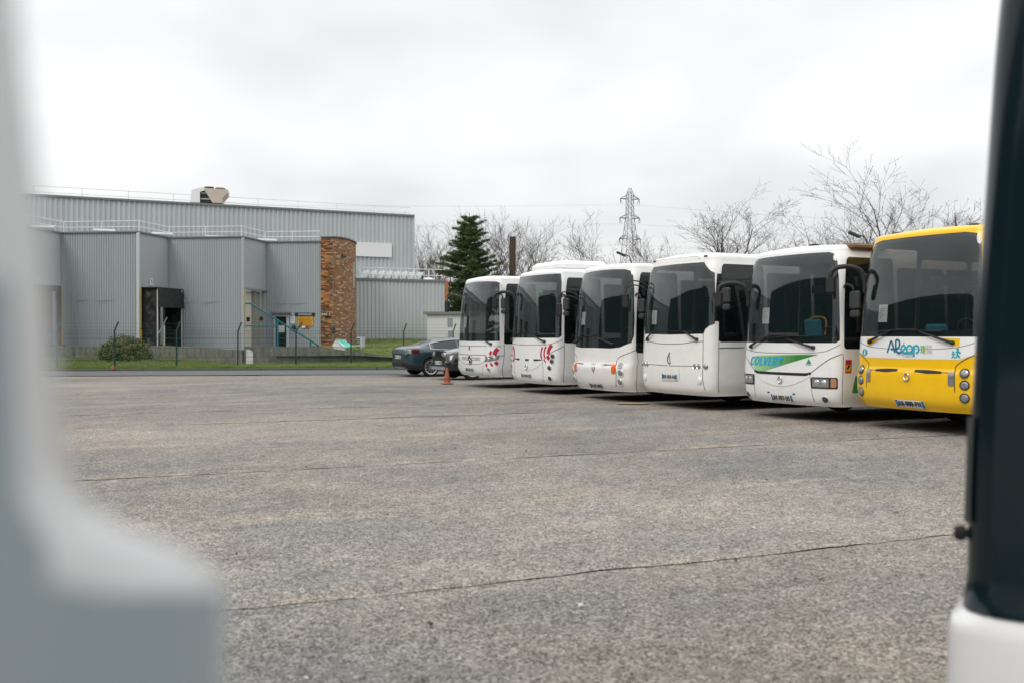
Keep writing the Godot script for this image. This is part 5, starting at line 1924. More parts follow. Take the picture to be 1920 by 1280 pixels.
func annex() -> void:
	var root := thing("annex_building", "pale ribbed annex beside the brick tower on the lawn", "building")
	var p0 := Vector2(-9.99, 63.0)
	var p1 := Vector2(-4.42, 65.5)
	var e := (p1 - p0).normalized()
	var back := Vector2(-e.y, e.x) * 6.5
	var top := CAM_H + 3.48
	var g := Geo.new()
	clad(g, p0, p1, 0.9, top, 0.25, 0.05, Vector2(0, -1))
	part("ribbed_wall", g, M.cladding_pale, root)
	g = Geo.new()
	clad(g, p1, p1 + back, 0.9, top, 0.24, 0.05, Vector2(1, 0))
	part("ribbed_wall", g, M.cladding_pale, root)
	g = Geo.new()
	poly_roof(g, [p0, p1, p1 + back, p0 + back], top)
	part("roof", g, M.roofing, root)
	g = Geo.new()
	flat_wall(g, p0, p1 + e * 0.1, top - 0.06, top + 0.09, 0.2)
	part("roof_flashing", g, M.flashing, root)
	g = Geo.new()
	g.box(W(p1.x + 0.12, top - 0.6, p1.y), Vector3(0.2, 1.3, 0.2))
	part("rusty_fascia", g, M.rust, root)
	g = Geo.new()
	g.tube([W(p1.x + 0.12, top - 1.2, p1.y), W(p1.x + 0.12, 1.1, p1.y)], 0.06, 6)
	part("downpipe", g, M.dark_grey_plastic, root)
	# sloped roof lights behind a guard rail
	for k in 8:
		var s := p0 + e * (0.3 + k * 0.52) + Vector2(0, 0.7)
		g = Geo.new()
		g.box(W(s.x + 0.2, top + 0.32, s.y + 0.3), Vector3(0.5, 0.03, 0.9), Basis(Vector3.UP, -0.42) * Basis(Vector3.RIGHT, 0.75))
		part("roof_light", g, M.rooflight, root)
		g = Geo.new()
		g.tube([W(s.x - 0.1, top + 0.72, s.y + 0.1), W(s.x + 0.16, top + 0.02, s.y - 0.25)], 0.022, 5)
		part("rail_stay", g, M.rail_white, root)
	rail(root, [p0 + Vector2(0.1, 0.5), p1 + Vector2(-0.2, 0.5)], top, 0.8, 0.95)
	g = Geo.new()
	g.lathe([Vector2(0.42, 0.0), Vector2(0.4, 0.12), Vector2(0.25, 0.24), Vector2(0.0005, 0.28)], 18, Transform3D(Basis.IDENTITY, W(-5.55, top + 0.02, 65.9)))
	part("roof_dome", g, M.panel_white, root)
	# pale pipe and pale pole at its corner with the tower
	g = Geo.new()
	g.tube([W(-9.75, 1.0, 61.9), W(-9.75, 3.3, 61.9)], 0.05, 6)
	part("drainpipe", g, M.panel_white, root)
	# hut
	var h := thing("flat_roofed_hut", "small white flat roofed hut with a dark roof edge", "hut", Transform3D(Basis(Vector3.UP, deg_to_rad(-8)), W(-3.35, 1.2, 60.8)))
	g = Geo.new()
	g.box(Vector3(0, 0.75, 0), Vector3(3.2, 1.7, 2.4))
	part("wall", g, M.hut_white, h)
	g = Geo.new()
	g.box(Vector3(-0.05, 1.66, 0.0), Vector3(3.5, 0.16, 2.7))
	part("roof", g, M.flashing, h)
	g = Geo.new()
	g.box(Vector3(-0.2, 1.1, 1.21), Vector3(0.3, 0.5, 0.04))
	part("vent_panel", g, M.trim_grey, h)
	g = Geo.new()
	g.box(Vector3(-0.15, 0.3, 1.21), Vector3(0.32, 0.6, 0.04))
	part("vent_panel", g, M.trim_grey, h)

func depot_shed() -> void:
	# long shed out of view on the far side of the lot; the windscreens mirror it
	var root := thing("depot_shed", "long dark grey shed along the far side of the lot", "building")
	var u := Vector2(-0.469, 0.883)
	var p := Vector2(-13.6, -4.2)
	var q := p + u * 54.0
	var back := Vector2(-0.883, -0.469) * 16.0
	var g := Geo.new()
	clad(g, p, q, 0.0, 10.0, 0.3, 0.06, Vector2(1, 0))
	part("ribbed_wall", g, M.shed_dark, root)
	g = Geo.new()
	clad(g, p, p + back, 0.0, 10.0, 0.3, 0.06, -u)
	clad(g, q, q + back, 0.0, 10.0, 0.3, 0.06, u)
	clad(g, p + back, q + back, 0.0, 10.0, 0.6, 0.06, back)
	part("ribbed_wall", g, M.shed_dark, root)
	g = Geo.new()
	poly_roof(g, [p, q, q + back, p + back], 10.0)
	part("roof", g, M.roofing, root)
	rail(root, [p - back * 0.0 + back * 0.05, q + back * 0.05], 10.0, 0.9, 2.5)

func low_walls() -> void:
	# two lengths of stained concrete wall with sloping tops
	var mk := func(label: String, pts: Array) -> void:
		var root := thing("concrete_wall", label, "wall", Transform3D.IDENTITY)
		for i in pts.size() - 1:
			var a: Array = pts[i]
			var b: Array = pts[i + 1]
			var pa := W(a[0], 0, a[1])
			var pb := W(b[0], 0, b[1])
			var e := (pb - pa).normalized()
			var nz := e.cross(Vector3.UP)
			if nz.z < 0: nz = -nz
			var l := pa.distance_to(pb)
			var nseg := maxi(1, int(l / 0.25))
			var g := Geo.new()
			for k in nseg:
				var f0 := float(k) / nseg
				var f1 := float(k + 1) / nseg
				var a0 := pa.lerp(pb, f0)
				var a1 := pa.lerp(pb, f1)
				var t0 := Vector3(0, lerpf(a[2], b[2], f0) + 0.018 * noise.get_noise_1d(f0 * l * 5.0 + i * 40.0), 0)
				var t1 := Vector3(0, lerpf(a[2], b[2], f1) + 0.018 * noise.get_noise_1d(f1 * l * 5.0 + i * 40.0), 0)
				var h := nz * 0.11
				var dn := Vector3(0, -0.1, 0)
				g.quad(a0 + h + dn, a1 + h + dn, a1 + h + t1, a0 + h + t0, nz)
				g.quad(a0 - h + dn, a1 - h + dn, a1 - h + t1, a0 - h + t0, -nz)
				g.quad(a0 + h + t0, a1 + h + t1, a1 - h + t1, a0 - h + t0, Vector3.UP)
			for s in [[pa, a[2], -e], [pb, b[2], e]]:
				var h2 := nz * 0.11
				var tt := Vector3(0, s[1], 0)
				g.quad(s[0] - h2 + Vector3(0, -0.1, 0), s[0] + h2 + Vector3(0, -0.1, 0), s[0] + h2 + tt, s[0] - h2 + tt, s[2])
			part("wall_section", g, M.concrete_wall, root)
	mk.call("low stained concrete wall behind the bush", [[-30.0, 51.0, 1.02], [-24.0, 51.0, 1.01], [-18.1, 51.0, 1.0], [-15.4, 49.4, 0.94], [-12.95, 48.0, 0.84]])
	mk.call("low stained concrete wall sloping down behind the white marker post", [[-12.88, 47.9, 1.02], [-9.47, 49.5, 0.95], [-7.99, 50.2, 0.75], [-6.15, 51.0, 0.44], [-4.0, 51.9, 0.1]])
	# white marker post
	var o := thing("marker_post", "white concrete marker post with a slanted top by the wall", "post", Transform3D(Basis(Vector3.UP, 0.2), W(-12.3, 0.08, 46.6)))
	var g := Geo.new()
	g.prism(PackedVector2Array([Vector2(-0.14, 0), Vector2(0.15, 0), Vector2(0.15, 0.66), Vector2(0.1, 0.72), Vector2(-0.06, 0.8), Vector2(-0.14, 0.79)]), 0.22, Transform3D.IDENTITY)
	part("post", g, M.post_white, o)
	# teal stair rail by the dock
	o = thing("stair_rail", "teal tubular handrail running down the dock steps", "handrail")
	var gg := Geo.new()
	gg.tube([at(459, 569, 54.3), at(469, 569, 54.4), at(597, 648, 56.2)], 0.045, 8)
	part("handrail", gg, M.teal, o)
	gg = Geo.new()
	gg.tube([at(459, 611, 54.3), at(521, 611, 55.1)], 0.04, 8)
	part("middle_rail", gg, M.teal, o)
	for q in [[520.0, 601.0, 55.1], [582.0, 639.0, 56.0], [596.0, 647.0, 56.2]]:
		gg = Geo.new()
		var p := at(q[0], q[1], q[2])
		gg.tube([p, Vector3(p.x, 0.4, p.z)], 0.06 if q[0] < 530.0 else 0.045, 8)
		part("rail_post", gg, M.teal, o)
	# dock steps below the rail
	o = thing("dock_steps", "concrete steps under the teal handrail", "steps")
	for k in 6:
		gg = Geo.new()
		gg.box(W(-13.2 + k * 0.42, 0.4 - k * 0.03, 55.4), Vector3(0.44, 1.0 - k * 0.15, 1.0))
		part("step", gg, M.concrete, o)
	# grit bin, tipped open
	o = thing("grit_bin", "pale grit bin with its teal lid thrown open by the tower", "bin", Transform3D(Basis(Vector3.UP, deg_to_rad(-10)), W(-9.15, 0.62, 53.2)))
	gg = Geo.new()
	gg.cbox(Vector3(0, 0.12, 0), Vector3(0.66, 0.34, 0.5), 0.03)
	part("bin_base", gg, M.panel_white, o)
	gg = Geo.new()
	gg.prism(PackedVector2Array([Vector2(-0.36, 0.3), Vector2(0.4, 0.22), Vector2(-0.12, 0.66), Vector2(-0.2, 0.66), Vector2(-0.36, 0.42)]), 0.56, Transform3D.IDENTITY)
	part("bin_side", gg, M.panel_white, o)
	gg = Geo.new()
	var rows := []
	for i in 9:
		var f := i / 8.0
		rows.append([Vector3(lerpf(-0.14, 0.42, f), 0.69 - 0.44 * f - 0.12 * sin(f * PI), 0.32), Vector3(lerpf(0.1, 0.62, f), 0.69 - 0.3 * f - 0.1 * sin(f * PI), -0.4)])
	gg.sheet(rows, Vector3.UP)
	part("lid", gg, M.lid_teal, o)
	gg = Geo.new()
	gg.box(Vector3(0.78, 0.33, -0.1), Vector3(0.46, 0.05, 0.5), Basis(Vector3.BACK, 0.16))
	part("lid_edge", gg, M.lid_pale, o)
	# outdoor air unit
	o = thing("air_unit", "small grey outdoor air unit with a louvred face near the tower", "air unit", Transform3D(Basis(Vector3.UP, -0.4), W(-8.45, 0.75, 55.6)))
	gg = Geo.new()
	gg.cbox(Vector3(0, 0.34, 0), Vector3(0.36, 0.68, 0.34), 0.02)
	part("casing", gg, M.trim_pale, o)
	for k in 6:
		gg = Geo.new()
		gg.box(Vector3(-0.05, 0.12 + k * 0.09, 0.175), Vector3(0.22, 0.05, 0.02))
		part("louvre", gg, M.dark_grey_plastic, o)

func fence() -> void:
	var root := thing("mesh_fence", "green wire mesh fence with posts cranked at the top", "fence")
	var a := Vector2(-17.3, 43.0)
	var b := Vector2(-5.35, 49.0)
	var st := (b - a) / 5.0
	var rngp := RandomNumberGenerator.new()
	rngp.seed = 8
	for k in range(-3, 9):
		var p: Vector2 = a + st * k
		p.y = maxf(p.y, edge_d(p.x) + 0.5)
		var base := lawn_h(p.x, p.y)
		var lean := Vector3(rngp.randf_range(-0.02, 0.02), 0, 0)
		var tip := Vector3(0.13, 0.0, -0.1) if k != 3 else Vector3(0.26, 0, -0.1)
		var o := W(p.x, base, p.y)
		var g := Geo.new()
		g.tube([o - Vector3(0, 0.1, 0), o + Vector3(0, 1.62, 0) + lean, o + Vector3(0, 2.02, 0) + lean + tip], 0.036, 6)
		part("post", g, M.fence_green, root)
		if k == 8: continue
		var p2: Vector2 = a + st * (k + 1)
		p2.y = maxf(p2.y, edge_d(p2.x) + 0.5)
		var o2 := W(p2.x, lawn_h(p2.x, p2.y), p2.y)
		g = Geo.new()
		for i in 47:
			var f := (i + 0.5) / 47.0
			var q := o.lerp(o2, f)
			g.tube([q + Vector3(0, 0.05, 0), q + Vector3(0, 1.66, 0)], 0.0032, 3, false)
		for y in [0.06, 0.25, 0.45, 0.47, 0.66, 0.86, 0.88, 1.08, 1.28, 1.3, 1.5, 1.65]:
			g.tube([o + Vector3(0, y, 0), o2 + Vector3(0, y, 0)], 0.0045, 3, false)
		for y in [1.78, 1.95]:
			var tp: Vector3 = Vector3(0.13, 0, -0.1) * ((y - 1.62) / 0.4)
			g.tube([o + Vector3(0, y, 0) + tp, o2 + Vector3(0, y, 0) + tp], 0.004, 3, false)
		part("wire_panel", g, M.fence_wire, root)
	# orange peg at one post
	var pg := Geo.new()
	pg.lathe([Vector2(0.07, 0.0), Vector2(0.06, 0.12), Vector2(0.0005, 0.16)], 8, Transform3D(Basis.IDENTITY, W(-17.2, 0.1, 42.85)))
	tag(part("orange_peg", pg, M.cone_orange, self), "small orange peg at the foot of a fence post", "peg")

# ---------------------------------------------------------------- plants, poles
func limb(gt: Geo, gw: Geo, p: Vector3, dir: Vector3, l: float, r: float, depth: int, rng: RandomNumberGenerator, k: Dictionary) -> void:
	var n := 4 if depth < 2 else 3
	var pts := [p]
	var rad := [r]
	var d := dir
	var q := p
	for i in n:
		var wob: float = k.wob * (0.6 if depth == 0 else 1.0)
		d = (d + Vector3(rng.randf_range(-1, 1), rng.randf_range(-0.4, 0.7) * k.up, rng.randf_range(-1, 1)) * wob).normalized()
		q += d * l / n
		pts.append(q)
		rad.append(maxf(r * lerpf(1.0, 0.35 if depth < 3 else 0.5, float(i + 1) / n), k.thin))
	(gt if depth < 2 else gw).tube(pts, rad, 7 if depth == 0 else 5 if depth == 1 else 3, false)
	if depth >= k.depth:
		if k.buds > 0.0 and rng.randf() < k.buds:
			var b: Vector3 = pts[rng.randi_range(1, n)]
			gw.tube([b, b + Vector3(rng.randf_range(-0.02, 0.02), -0.07, rng.randf_range(-0.02, 0.02))], [0.013, 0.01], 3, true)
		return
	var kids: int = k.kids[depth]
	for i in kids:
		var f := rng.randf_range(0.25 if depth > 0 else k.first, 1.0)
		if i == 0 and depth > 0: f = 1.0
		var seg := clampf(f * n, 0.0, n - 0.001)
		var b: Vector3 = pts[int(seg)].lerp(pts[int(seg) + 1], seg - int(seg))
		var side := Vector3(rng.randf_range(-1, 1), 0.0, rng.randf_range(-1, 1)).normalized()
		var sp: float = k.spread[depth] * rng.randf_range(0.6, 1.25)
		var nd: Vector3 = (d * cos(sp) + (side - d * side.dot(d)).normalized() * sin(sp) + Vector3.UP * 0.12 * k.up).normalized()
		var nr: float = lerpf(rad[int(seg)], rad[int(seg) + 1], seg - int(seg)) * (0.8 if depth == 0 else 0.66)
		limb(gt, gw, b, nd, l * rng.randf_range(0.45, 0.75) * k.ratio[depth], maxf(nr, k.thin), depth + 1, rng, k)

func tree_meshes(sd: int, h: float, k: Dictionary) -> Array:
	var rng := RandomNumberGenerator.new()
	rng.seed = sd
	var gt := Geo.new()
	var gw := Geo.new()
	limb(gt, gw, Vector3(0, -0.2, 0), Vector3(rng.randf_range(-0.06, 0.06), 1, rng.randf_range(-0.06, 0.06)).normalized(), h * k.trunk, h * 0.02, 0, rng, k)
	return [gt.mesh(), gw.mesh()]

func trees() -> void:
	var vase := {"wob": 0.14, "up": 1.0, "thin": 0.0085, "depth": 4, "kids": [8, 6, 5, 4], "first": 0.22, "spread": [0.4, 0.55, 0.7, 0.8], "ratio": [1.5, 0.9, 0.85, 0.8], "trunk": 0.52, "buds": 0.0}
	var alder := {"wob": 0.12, "up": 1.0, "thin": 0.006, "depth": 4, "kids": [10, 7, 6, 4], "first": 0.25, "spread": [0.55, 0.62, 0.7, 0.8], "ratio": [1.25, 0.85, 0.8, 0.75], "trunk": 0.6, "buds": 0.5}
	var variants := []
	for i in 4: variants.append(tree_meshes(21 + i * 7, 10.0, vase))
	var big := []
	for i in 3: big.append(tree_meshes(301 + i * 13, 10.0, alder))
	# px, top px, distance, width factor, set, variant, label
	var list := [
		[1652, 268, 52, 1.35, 1, 0, "tallest bare tree, full of catkins, behind the yellow bus"], [1716, 345, 58, 0.7, 1, 1, "bare spreading tree behind the yellow bus roof aerial"],
		[1540, 358, 60, 1.2, 1, 2, "bare tree with arching limbs above the bus with the green wedge"], [1382, 340, 58, 1.25, 1, 1, "bare rounded tree above the plain bus with tiny lamps"],
		[1440, 395, 63, 0.9, 1, 0, "lower bare tree above the gap beside the bus with the green wedge"],
		[1245, 412, 74, 0.9, 0, 0, "small bare tree standing past the pylon"], [1120, 388, 76, 1.0, 0, 1, "bare vase shaped tree in front of the pylon's far arm"],
		[1020, 402, 80, 0.95, 0, 3, "bare tree rising over the roof pod"],
		[972, 385, 84, 0.9, 0, 0, "bare tree entwined with the thick brown stump"], [905, 380, 88, 0.95, 0, 2, "tall bare tree close behind the pine"],
		[858, 388, 86, 0.9, 0, 1, "bare tree half hidden by the pine"], [803, 398, 80, 1.0, 0, 3, "bare tree at the corner of the tall warehouse"], [785, 415, 92, 0.9, 0, 0, "thin bare tree just past the warehouse edge"]]
	for q in list:
		var d: float = q[2]
		var h: float = CAM_H + (HORIZON - q[1]) / FPX * d
		var src: Array = big[q[5]] if q[4] == 1 else variants[q[5]]
		var bb: AABB = src[1].get_aabb()
		var sy := h / (bb.position.y + bb.size.y)
		var o := thing("bare_tree", q[6], "tree", Transform3D(Basis(Vector3.UP, q[0] * 0.37).scaled(Vector3(sy * q[3], sy, sy * q[3])), W((q[0] - 960.0) / FPX * d, 0, d)), "bare trees behind the buses")
		part("trunk", src[0], M.bark, o)
		part("crown", src[1], M.twig, o)

func pine() -> void:
	var d := 72.0
	var h := CAM_H + (HORIZON - 402.0) / FPX * d
	var root := thing("pine_tree", "dark green conifer with layered boughs behind the annex", "tree", Transform3D(Basis.IDENTITY, W((880.0 - 960.0) / FPX * d, 0.4, d)))
	var rng := RandomNumberGenerator.new()
	rng.seed = 41
	var g := Geo.new()
	g.tube([Vector3(0, -0.3, 0), Vector3(0.05, h * 0.5, 0), Vector3(0, h * 0.97, 0)], [0.2, 0.12, 0.02], 8)
	part("trunk", g, M.bark, root)
	var gb := Geo.new()
	g = Geo.new()
	var y := 0.9
	while y < h - 0.5:
		var f := y / h
		var reach := minf(4.2 * pow(1.0 - f, 0.62), 2.85) * (0.86 + 0.14 * sin(f * 23.0)) + 0.12
		var nb := 9
		for k in nb:
			var an := TAU * (k + rng.randf()) / nb
			var r := reach * rng.randf_range(0.5, 1.12)
			var dir := Vector3(cos(an), 0, sin(an))
			var p0 := Vector3(0, y - 0.4, 0)
			var tip := dir * r + Vector3(0, y + 0.3 * r * rng.randf_range(-0.35, 0.8) - 0.15, 0)
			gb.tube([p0, p0.lerp(tip, 0.5) - Vector3(0, 0.08, 0), tip], [0.045, 0.03, 0.012], 4, false)
			var nc := int(r * 15.0) + 4
			for c in nc:
				var t := 0.28 + 0.75 * (c + rng.randf()) / nc
				var side := Vector3(-dir.z, 0, dir.x) * rng.randf_range(-1, 1) * 0.34 * (1.15 - t * 0.5) * minf(r, 1.2)
				var ctr := p0.lerp(tip, t) + side + Vector3(0, rng.randf_range(-0.06, 0.1), 0)
				# a brush of needles
				var tone := rng.randf()
				g.col = Color(0.036, 0.08, 0.024).lerp(Color(0.13, 0.18, 0.045), tone * tone)
				for m in 17:
					var nd := Vector3(rng.randf_range(-1, 1), rng.randf_range(-0.25, 1.0), rng.randf_range(-1, 1)).normalized()
					var nl := rng.randf_range(0.12, 0.28)
					var sd := nd.cross(Vector3(rng.randf() - 0.5, rng.randf() - 0.5, rng.randf() - 0.5)).normalized() * 0.018
					var s0 := ctr + nd * 0.02
					g.tri(s0 - sd, s0 + sd, ctr + nd * nl, nd.cross(sd))
		y += 0.3 + 0.1 * rng.randf()
	part("boughs", gb, M.bark, root)
	part("crown", g, M.needle, root)

func bush() -> void:
	var root := thing("round_bush", "round green and ochre bush behind the fence by the wall", "bush", Transform3D(Basis.IDENTITY, W(-18.9, 0.25, 48.6)))
	var rng := RandomNumberGenerator.new()
	rng.seed = 77
	var gs := Geo.new()
	for k in 26:
		var an := rng.randf() * TAU
		var r := rng.randf_range(0.3, 1.1)
		gs.tube([Vector3(cos(an) * 0.1, -0.1, sin(an) * 0.1), Vector3(cos(an) * r * 0.6, 0.5, sin(an) * r * 0.5), Vector3(cos(an) * r, rng.randf_range(0.7, 1.1), sin(an) * r * 0.7)], [0.025, 0.016, 0.008], 4, false)
	part("stems", gs, M.bark, root)
	var g := Geo.new()
	for k in 9000:
		var an := rng.randf() * TAU
		var el := asin(rng.randf_range(-0.1, 1.0))
		var dir := Vector3(cos(an) * cos(el), sin(el), sin(an) * cos(el))
		var lump := 1.0 + 0.28 * noise.get_noise_3dv(dir * 3.2)
		var p := Vector3(dir.x * 1.33, dir.y * 1.18 + 0.06, dir.z * 1.0) * lump * pow(rng.randf(), 0.22)
		var ochre := clampf(noise.get_noise_3dv(p * 1.4) + 0.35 + rng.randf_range(-0.35, 0.35), 0.0, 1.0)
		g.col = Color(0.045, 0.085, 0.018).lerp(Color(0.16, 0.13, 0.03), ochre) * rng.randf_range(0.7, 1.2)
		var nd := (dir + Vector3(rng.randf_range(-1, 1), rng.randf_range(-0.6, 1), rng.randf_range(-1, 1)) * 0.9).normalized()
		var a := nd.cross(Vector3(rng.randf() - 0.5, rng.randf() - 0.5, rng.randf() - 0.5)).normalized()
		var b := nd.cross(a)
		var s := rng.randf_range(0.018, 0.035)
		g.quad(p - a * s, p + b * s * 1.9, p + a * s, p - b * s * 1.9, nd)
	part("foliage", g, M.leaf, root)

func poles() -> void:
	# thick brown stump of a pole among the trees
	var d := 74.0
	var g := Geo.new()
	var pts := []
	var rad := []
	var h := CAM_H + (HORIZON - 442.0) / FPX * d
	for i in 25:
		pts.append(Vector3(0.02 * sin(i * 1.7), h * i / 24.0 - 0.1, 0))
		rad.append(0.255 + 0.012 * sin(i * 2.9) - 0.0006 * i)
	g.tube(pts, rad, 14)
	var o := thing("brown_stump", "thick bare brown trunk cut off square at the top", "trunk", Transform3D(Basis.IDENTITY, W((961.0 - 960.0) / FPX * d, 0, d)))
	part("trunk", g, M.stump, o)
	# street lamps, heads above the bus roofs
	for q in [[1166.0, 476.5, 62.0, "street lamp with a dark flat head between the roof pod and the plain bus", -1.0], [1604.0, 440.0, 48.0, "street lamp with a small dark head behind the bus with the green wedge", -1.0]]:
		var p := at(q[0], q[1], q[2])
		o = thing("street_lamp", q[3], "street lamp", Transform3D(Basis.IDENTITY, Vector3(p.x, 0, p.z)), "street lamps behind the buses")
		g = Geo.new()
		g.tube([Vector3(0.6, 0, 0), Vector3(0.6, p.y - 0.5, 0), Vector3(0.45, p.y - 0.12, 0), Vector3(0.15, p.y - 0.02, 0)], [0.06, 0.045, 0.035, 0.03], 7)
		part("post", g, M.dark_metal, o)
		g = Geo.new()
		g.cbox(Vector3(-0.05, p.y, 0), Vector3(0.62, 0.14, 0.26), 0.04, Basis(Vector3.BACK, -0.42))
		part("lamp_head", g, M.dark_grey_plastic, o)

func pylon() -> void:
	var d := 300.0
	var k := d / FPX
	var base := at(1181, 627, d)
	var root := thing("power_pylon", "grey lattice power pylon with three pairs of arms beyond the trees", "pylon", Transform3D(Basis(Vector3.UP, deg_to_rad(18)), Vector3(base.x, 0, base.z)))
	var lv := func(py: float) -> float: return CAM_H + (HORIZON - py) * k
	# half width at heights
	var prof := [[0.0, 3.6], [lv.call(495.0), 2.25], [lv.call(470.0), 1.9], [lv.call(440.0), 1.5], [lv.call(405.0), 0.92], [lv.call(366.0), 0.85], [lv.call(353.0), 0.28]]
	for sx in [-1.0, 1.0]:
		for sz in [-1.0, 1.0]:
			var g := Geo.new()
			g.tube(prof.map(func(q): return Vector3(sx * q[1], q[0], sz * q[1])), 0.085, 4)
			part("leg", g, M.pylon, root)
	var at_h := func(y: float) -> float:
		for i in prof.size() - 1:
			if y <= prof[i + 1][0]: return lerpf(prof[i][1], prof[i + 1][1], (y - prof[i][0]) / (prof[i + 1][0] - prof[i][0]))
		return 0.28
	var gb := Geo.new()
	var y := 6.0
	while y < prof[-1][0] - 1.0:
		var w: float = at_h.call(y)
		var y2: float = y + maxf(w * 1.9, 1.2)
		y2 = minf(y2, prof[-1][0])
		var w2: float = at_h.call(y2)
		for s in [-1.0, 1.0]:
			gb.tube([Vector3(-w, y, s * w), Vector3(w2, y2, s * w2)], 0.045, 3, false)
			gb.tube([Vector3(w, y, s * w), Vector3(-w2, y2, s * w2)], 0.045, 3, false)
			gb.tube([Vector3(s * w, y, -w), Vector3(s * w2, y2, w2)], 0.045, 3, false)
			gb.tube([Vector3(s * w, y, w), Vector3(s * w2, y2, -w2)], 0.045, 3, false)
			gb.tube([Vector3(-w, y, s * w), Vector3(w, y, s * w)], 0.04, 3, false)
		y = y2
	part("bracing", gb, M.pylon, root)
	for a in [[372.0, 3.1], [408.0, 3.3], [447.0, 3.5]]:
		var ya: float = lv.call(a[0])
		var w: float = at_h.call(ya)
		for s in [-1.0, 1.0]:
			var g := Geo.new()
			var tip := Vector3(s * a[1], ya - 0.2, 0)
			for z in [-1.0, 1.0]:
				g.tube([Vector3(s * w, ya - 0.3, z * w), tip], 0.1, 4)
				g.tube([Vector3(s * w, ya + 0.9, z * w), tip], 0.08, 4)
			part("crossarm", g, M.pylon, root)
			g = Geo.new()
			g.tube([tip, tip + Vector3(0, -1.5, 0)], 0.09, 5)
			g.tube([tip, tip + Vector3(s * -0.7 - 0.2, -1.6, 0.3)], 0.07, 4)
			part("insulator", g, M.pylon, root)
	# wires both ways from the arm tips
	var n := 0
	for a in [[374.0, 3.1], [410.0, 3.3], [449.0, 3.5]]:
		for s in [-1.0, 1.0]:
			var p: Vector3 = root.transform * Vector3(s * a[1], lv.call(a[0]) - 1.6, 0)
			var pts := []
			for i in 41:
				var t := (i - 20) / 20.0
				var q := p + Vector3(t * 300.0, 0, -t * 70.0)
				q.y += -9.0 * (absf(t) - t * t) * 4.0 * 0.4
				pts.append(q)
			var g := Geo.new()
			g.tube(pts, 0.016, 3, false)
			var lb: String = ["upper", "middle", "lower"][n / 2]
			var sd: String = "warehouse" if n % 2 == 0 else "yellow bus"
			tag(part("power_line", g, M.wire, self), "thin %s power line hung from the pylon arm on the %s side" % [lb, sd], "power line", "power lines at the pylon")
			n += 1

# ---------------------------------------------------------------- cars, cone
# stations: [along from the tail, underside, half width low, belt height, half width at belt, roof height, half width of roof]
var CS := []
var CL := 0.0
var arch := []
func car_st(s: float) -> Array:
	var i := 0
	while i < CS.size() - 2 and CS[i + 1][0] < s: i += 1
	var a: Array = CS[i]
	var b: Array = CS[i + 1]
	var p: Array = CS[maxi(i - 1, 0)]
	var q: Array = CS[mini(i + 2, CS.size() - 1)]
	var t := clampf((s - a[0]) / (b[0] - a[0]), 0.0, 1.0)
	var out := [s]
	for k in range(1, 7):
		var m1: float = (b[k] - p[k]) / maxf(b[0] - p[0], 0.01) * (b[0] - a[0])
		var m2: float = (q[k] - a[k]) / maxf(q[0] - a[0], 0.01) * (b[0] - a[0])
		var lo: float = minf(a[k], b[k]) - 0.01
		var hi: float = maxf(a[k], b[k]) + 0.01
		var t2 := t * t
		var t3 := t2 * t
		out.append(clampf((2 * t3 - 3 * t2 + 1) * a[k] + (t3 - 2 * t2 + t) * m1 + (3 * t2 - 2 * t3) * b[k] + (t3 - t2) * m2, lo, hi))
	for w in arch:
		var dx: float = s - w[0]
		if absf(dx) < w[1]: out[1] = maxf(out[1], w[2] + sqrt(w[1] * w[1] - dx * dx))
	return out

func car_p(s: float, r: float) -> Vector3:
	var c := car_st(s)
	var yb: float = c[1]
	var wl: float = c[2]
	var belt: float = maxf(c[3], yb + 0.05)
	var wb: float = c[4]
	var roof: float = c[5]
	var wr: float = c[6]
	var ring := [Vector2(0, yb), Vector2(wl * 0.9, yb), Vector2(wl, minf(yb + 0.06, belt - 0.03)), Vector2(maxf(wl, wb) + 0.015, lerpf(yb, belt, 0.6)), Vector2(wb, belt), Vector2(lerpf(wb, wr, 0.45), lerpf(belt, roof, 0.45)), Vector2(wr, roof - minf(0.05, (roof - belt) * 0.3)), Vector2(wr * 0.7, roof - 0.008), Vector2(0, roof)]
	var i := clampi(int(r), 0, 7)
	var q: Vector2 = ring[i].lerp(ring[i + 1], r - i)
	return Vector3(q.x, q.y, s - CL * 0.5)

func car_n(s: float, r: float) -> Vector3:
	var a := car_p(minf(s + 0.03, CL), r) - car_p(maxf(s - 0.03, 0.0), r)
	var b := car_p(s, minf(r + 0.12, 8.0)) - car_p(s, maxf(r - 0.12, 0.0))
	var n := b.cross(a)
	if n.length() < 1e-9: return Vector3.UP
	return n.normalized()

func car_area(g: Geo, s0: float, s1: float, r0: float, r1: float, off: float, ns: int, nr: int, side := 0.0) -> void:
	for sg in ([-1.0, 1.0] if side == 0.0 else [side]):
		var first := g.v.size()
		for i in ns + 1:
			for j in nr + 1:
				var s := lerpf(s0, s1, float(i) / ns)
				var r := lerpf(r0, r1, float(j) / nr)
				var nn := car_n(s, r)
				var p := car_p(s, r) + nn * off
				g.add(Vector3(p.x * sg, p.y, p.z), Vector3(nn.x * sg, nn.y, nn.z))
		for i in ns:
			for j in nr:
				var a := first + i * (nr + 1) + j
				g.face(a, a + 1, a + nr + 2, g.n[a]); g.face(a, a + nr + 2, a + nr + 1, g.n[a])

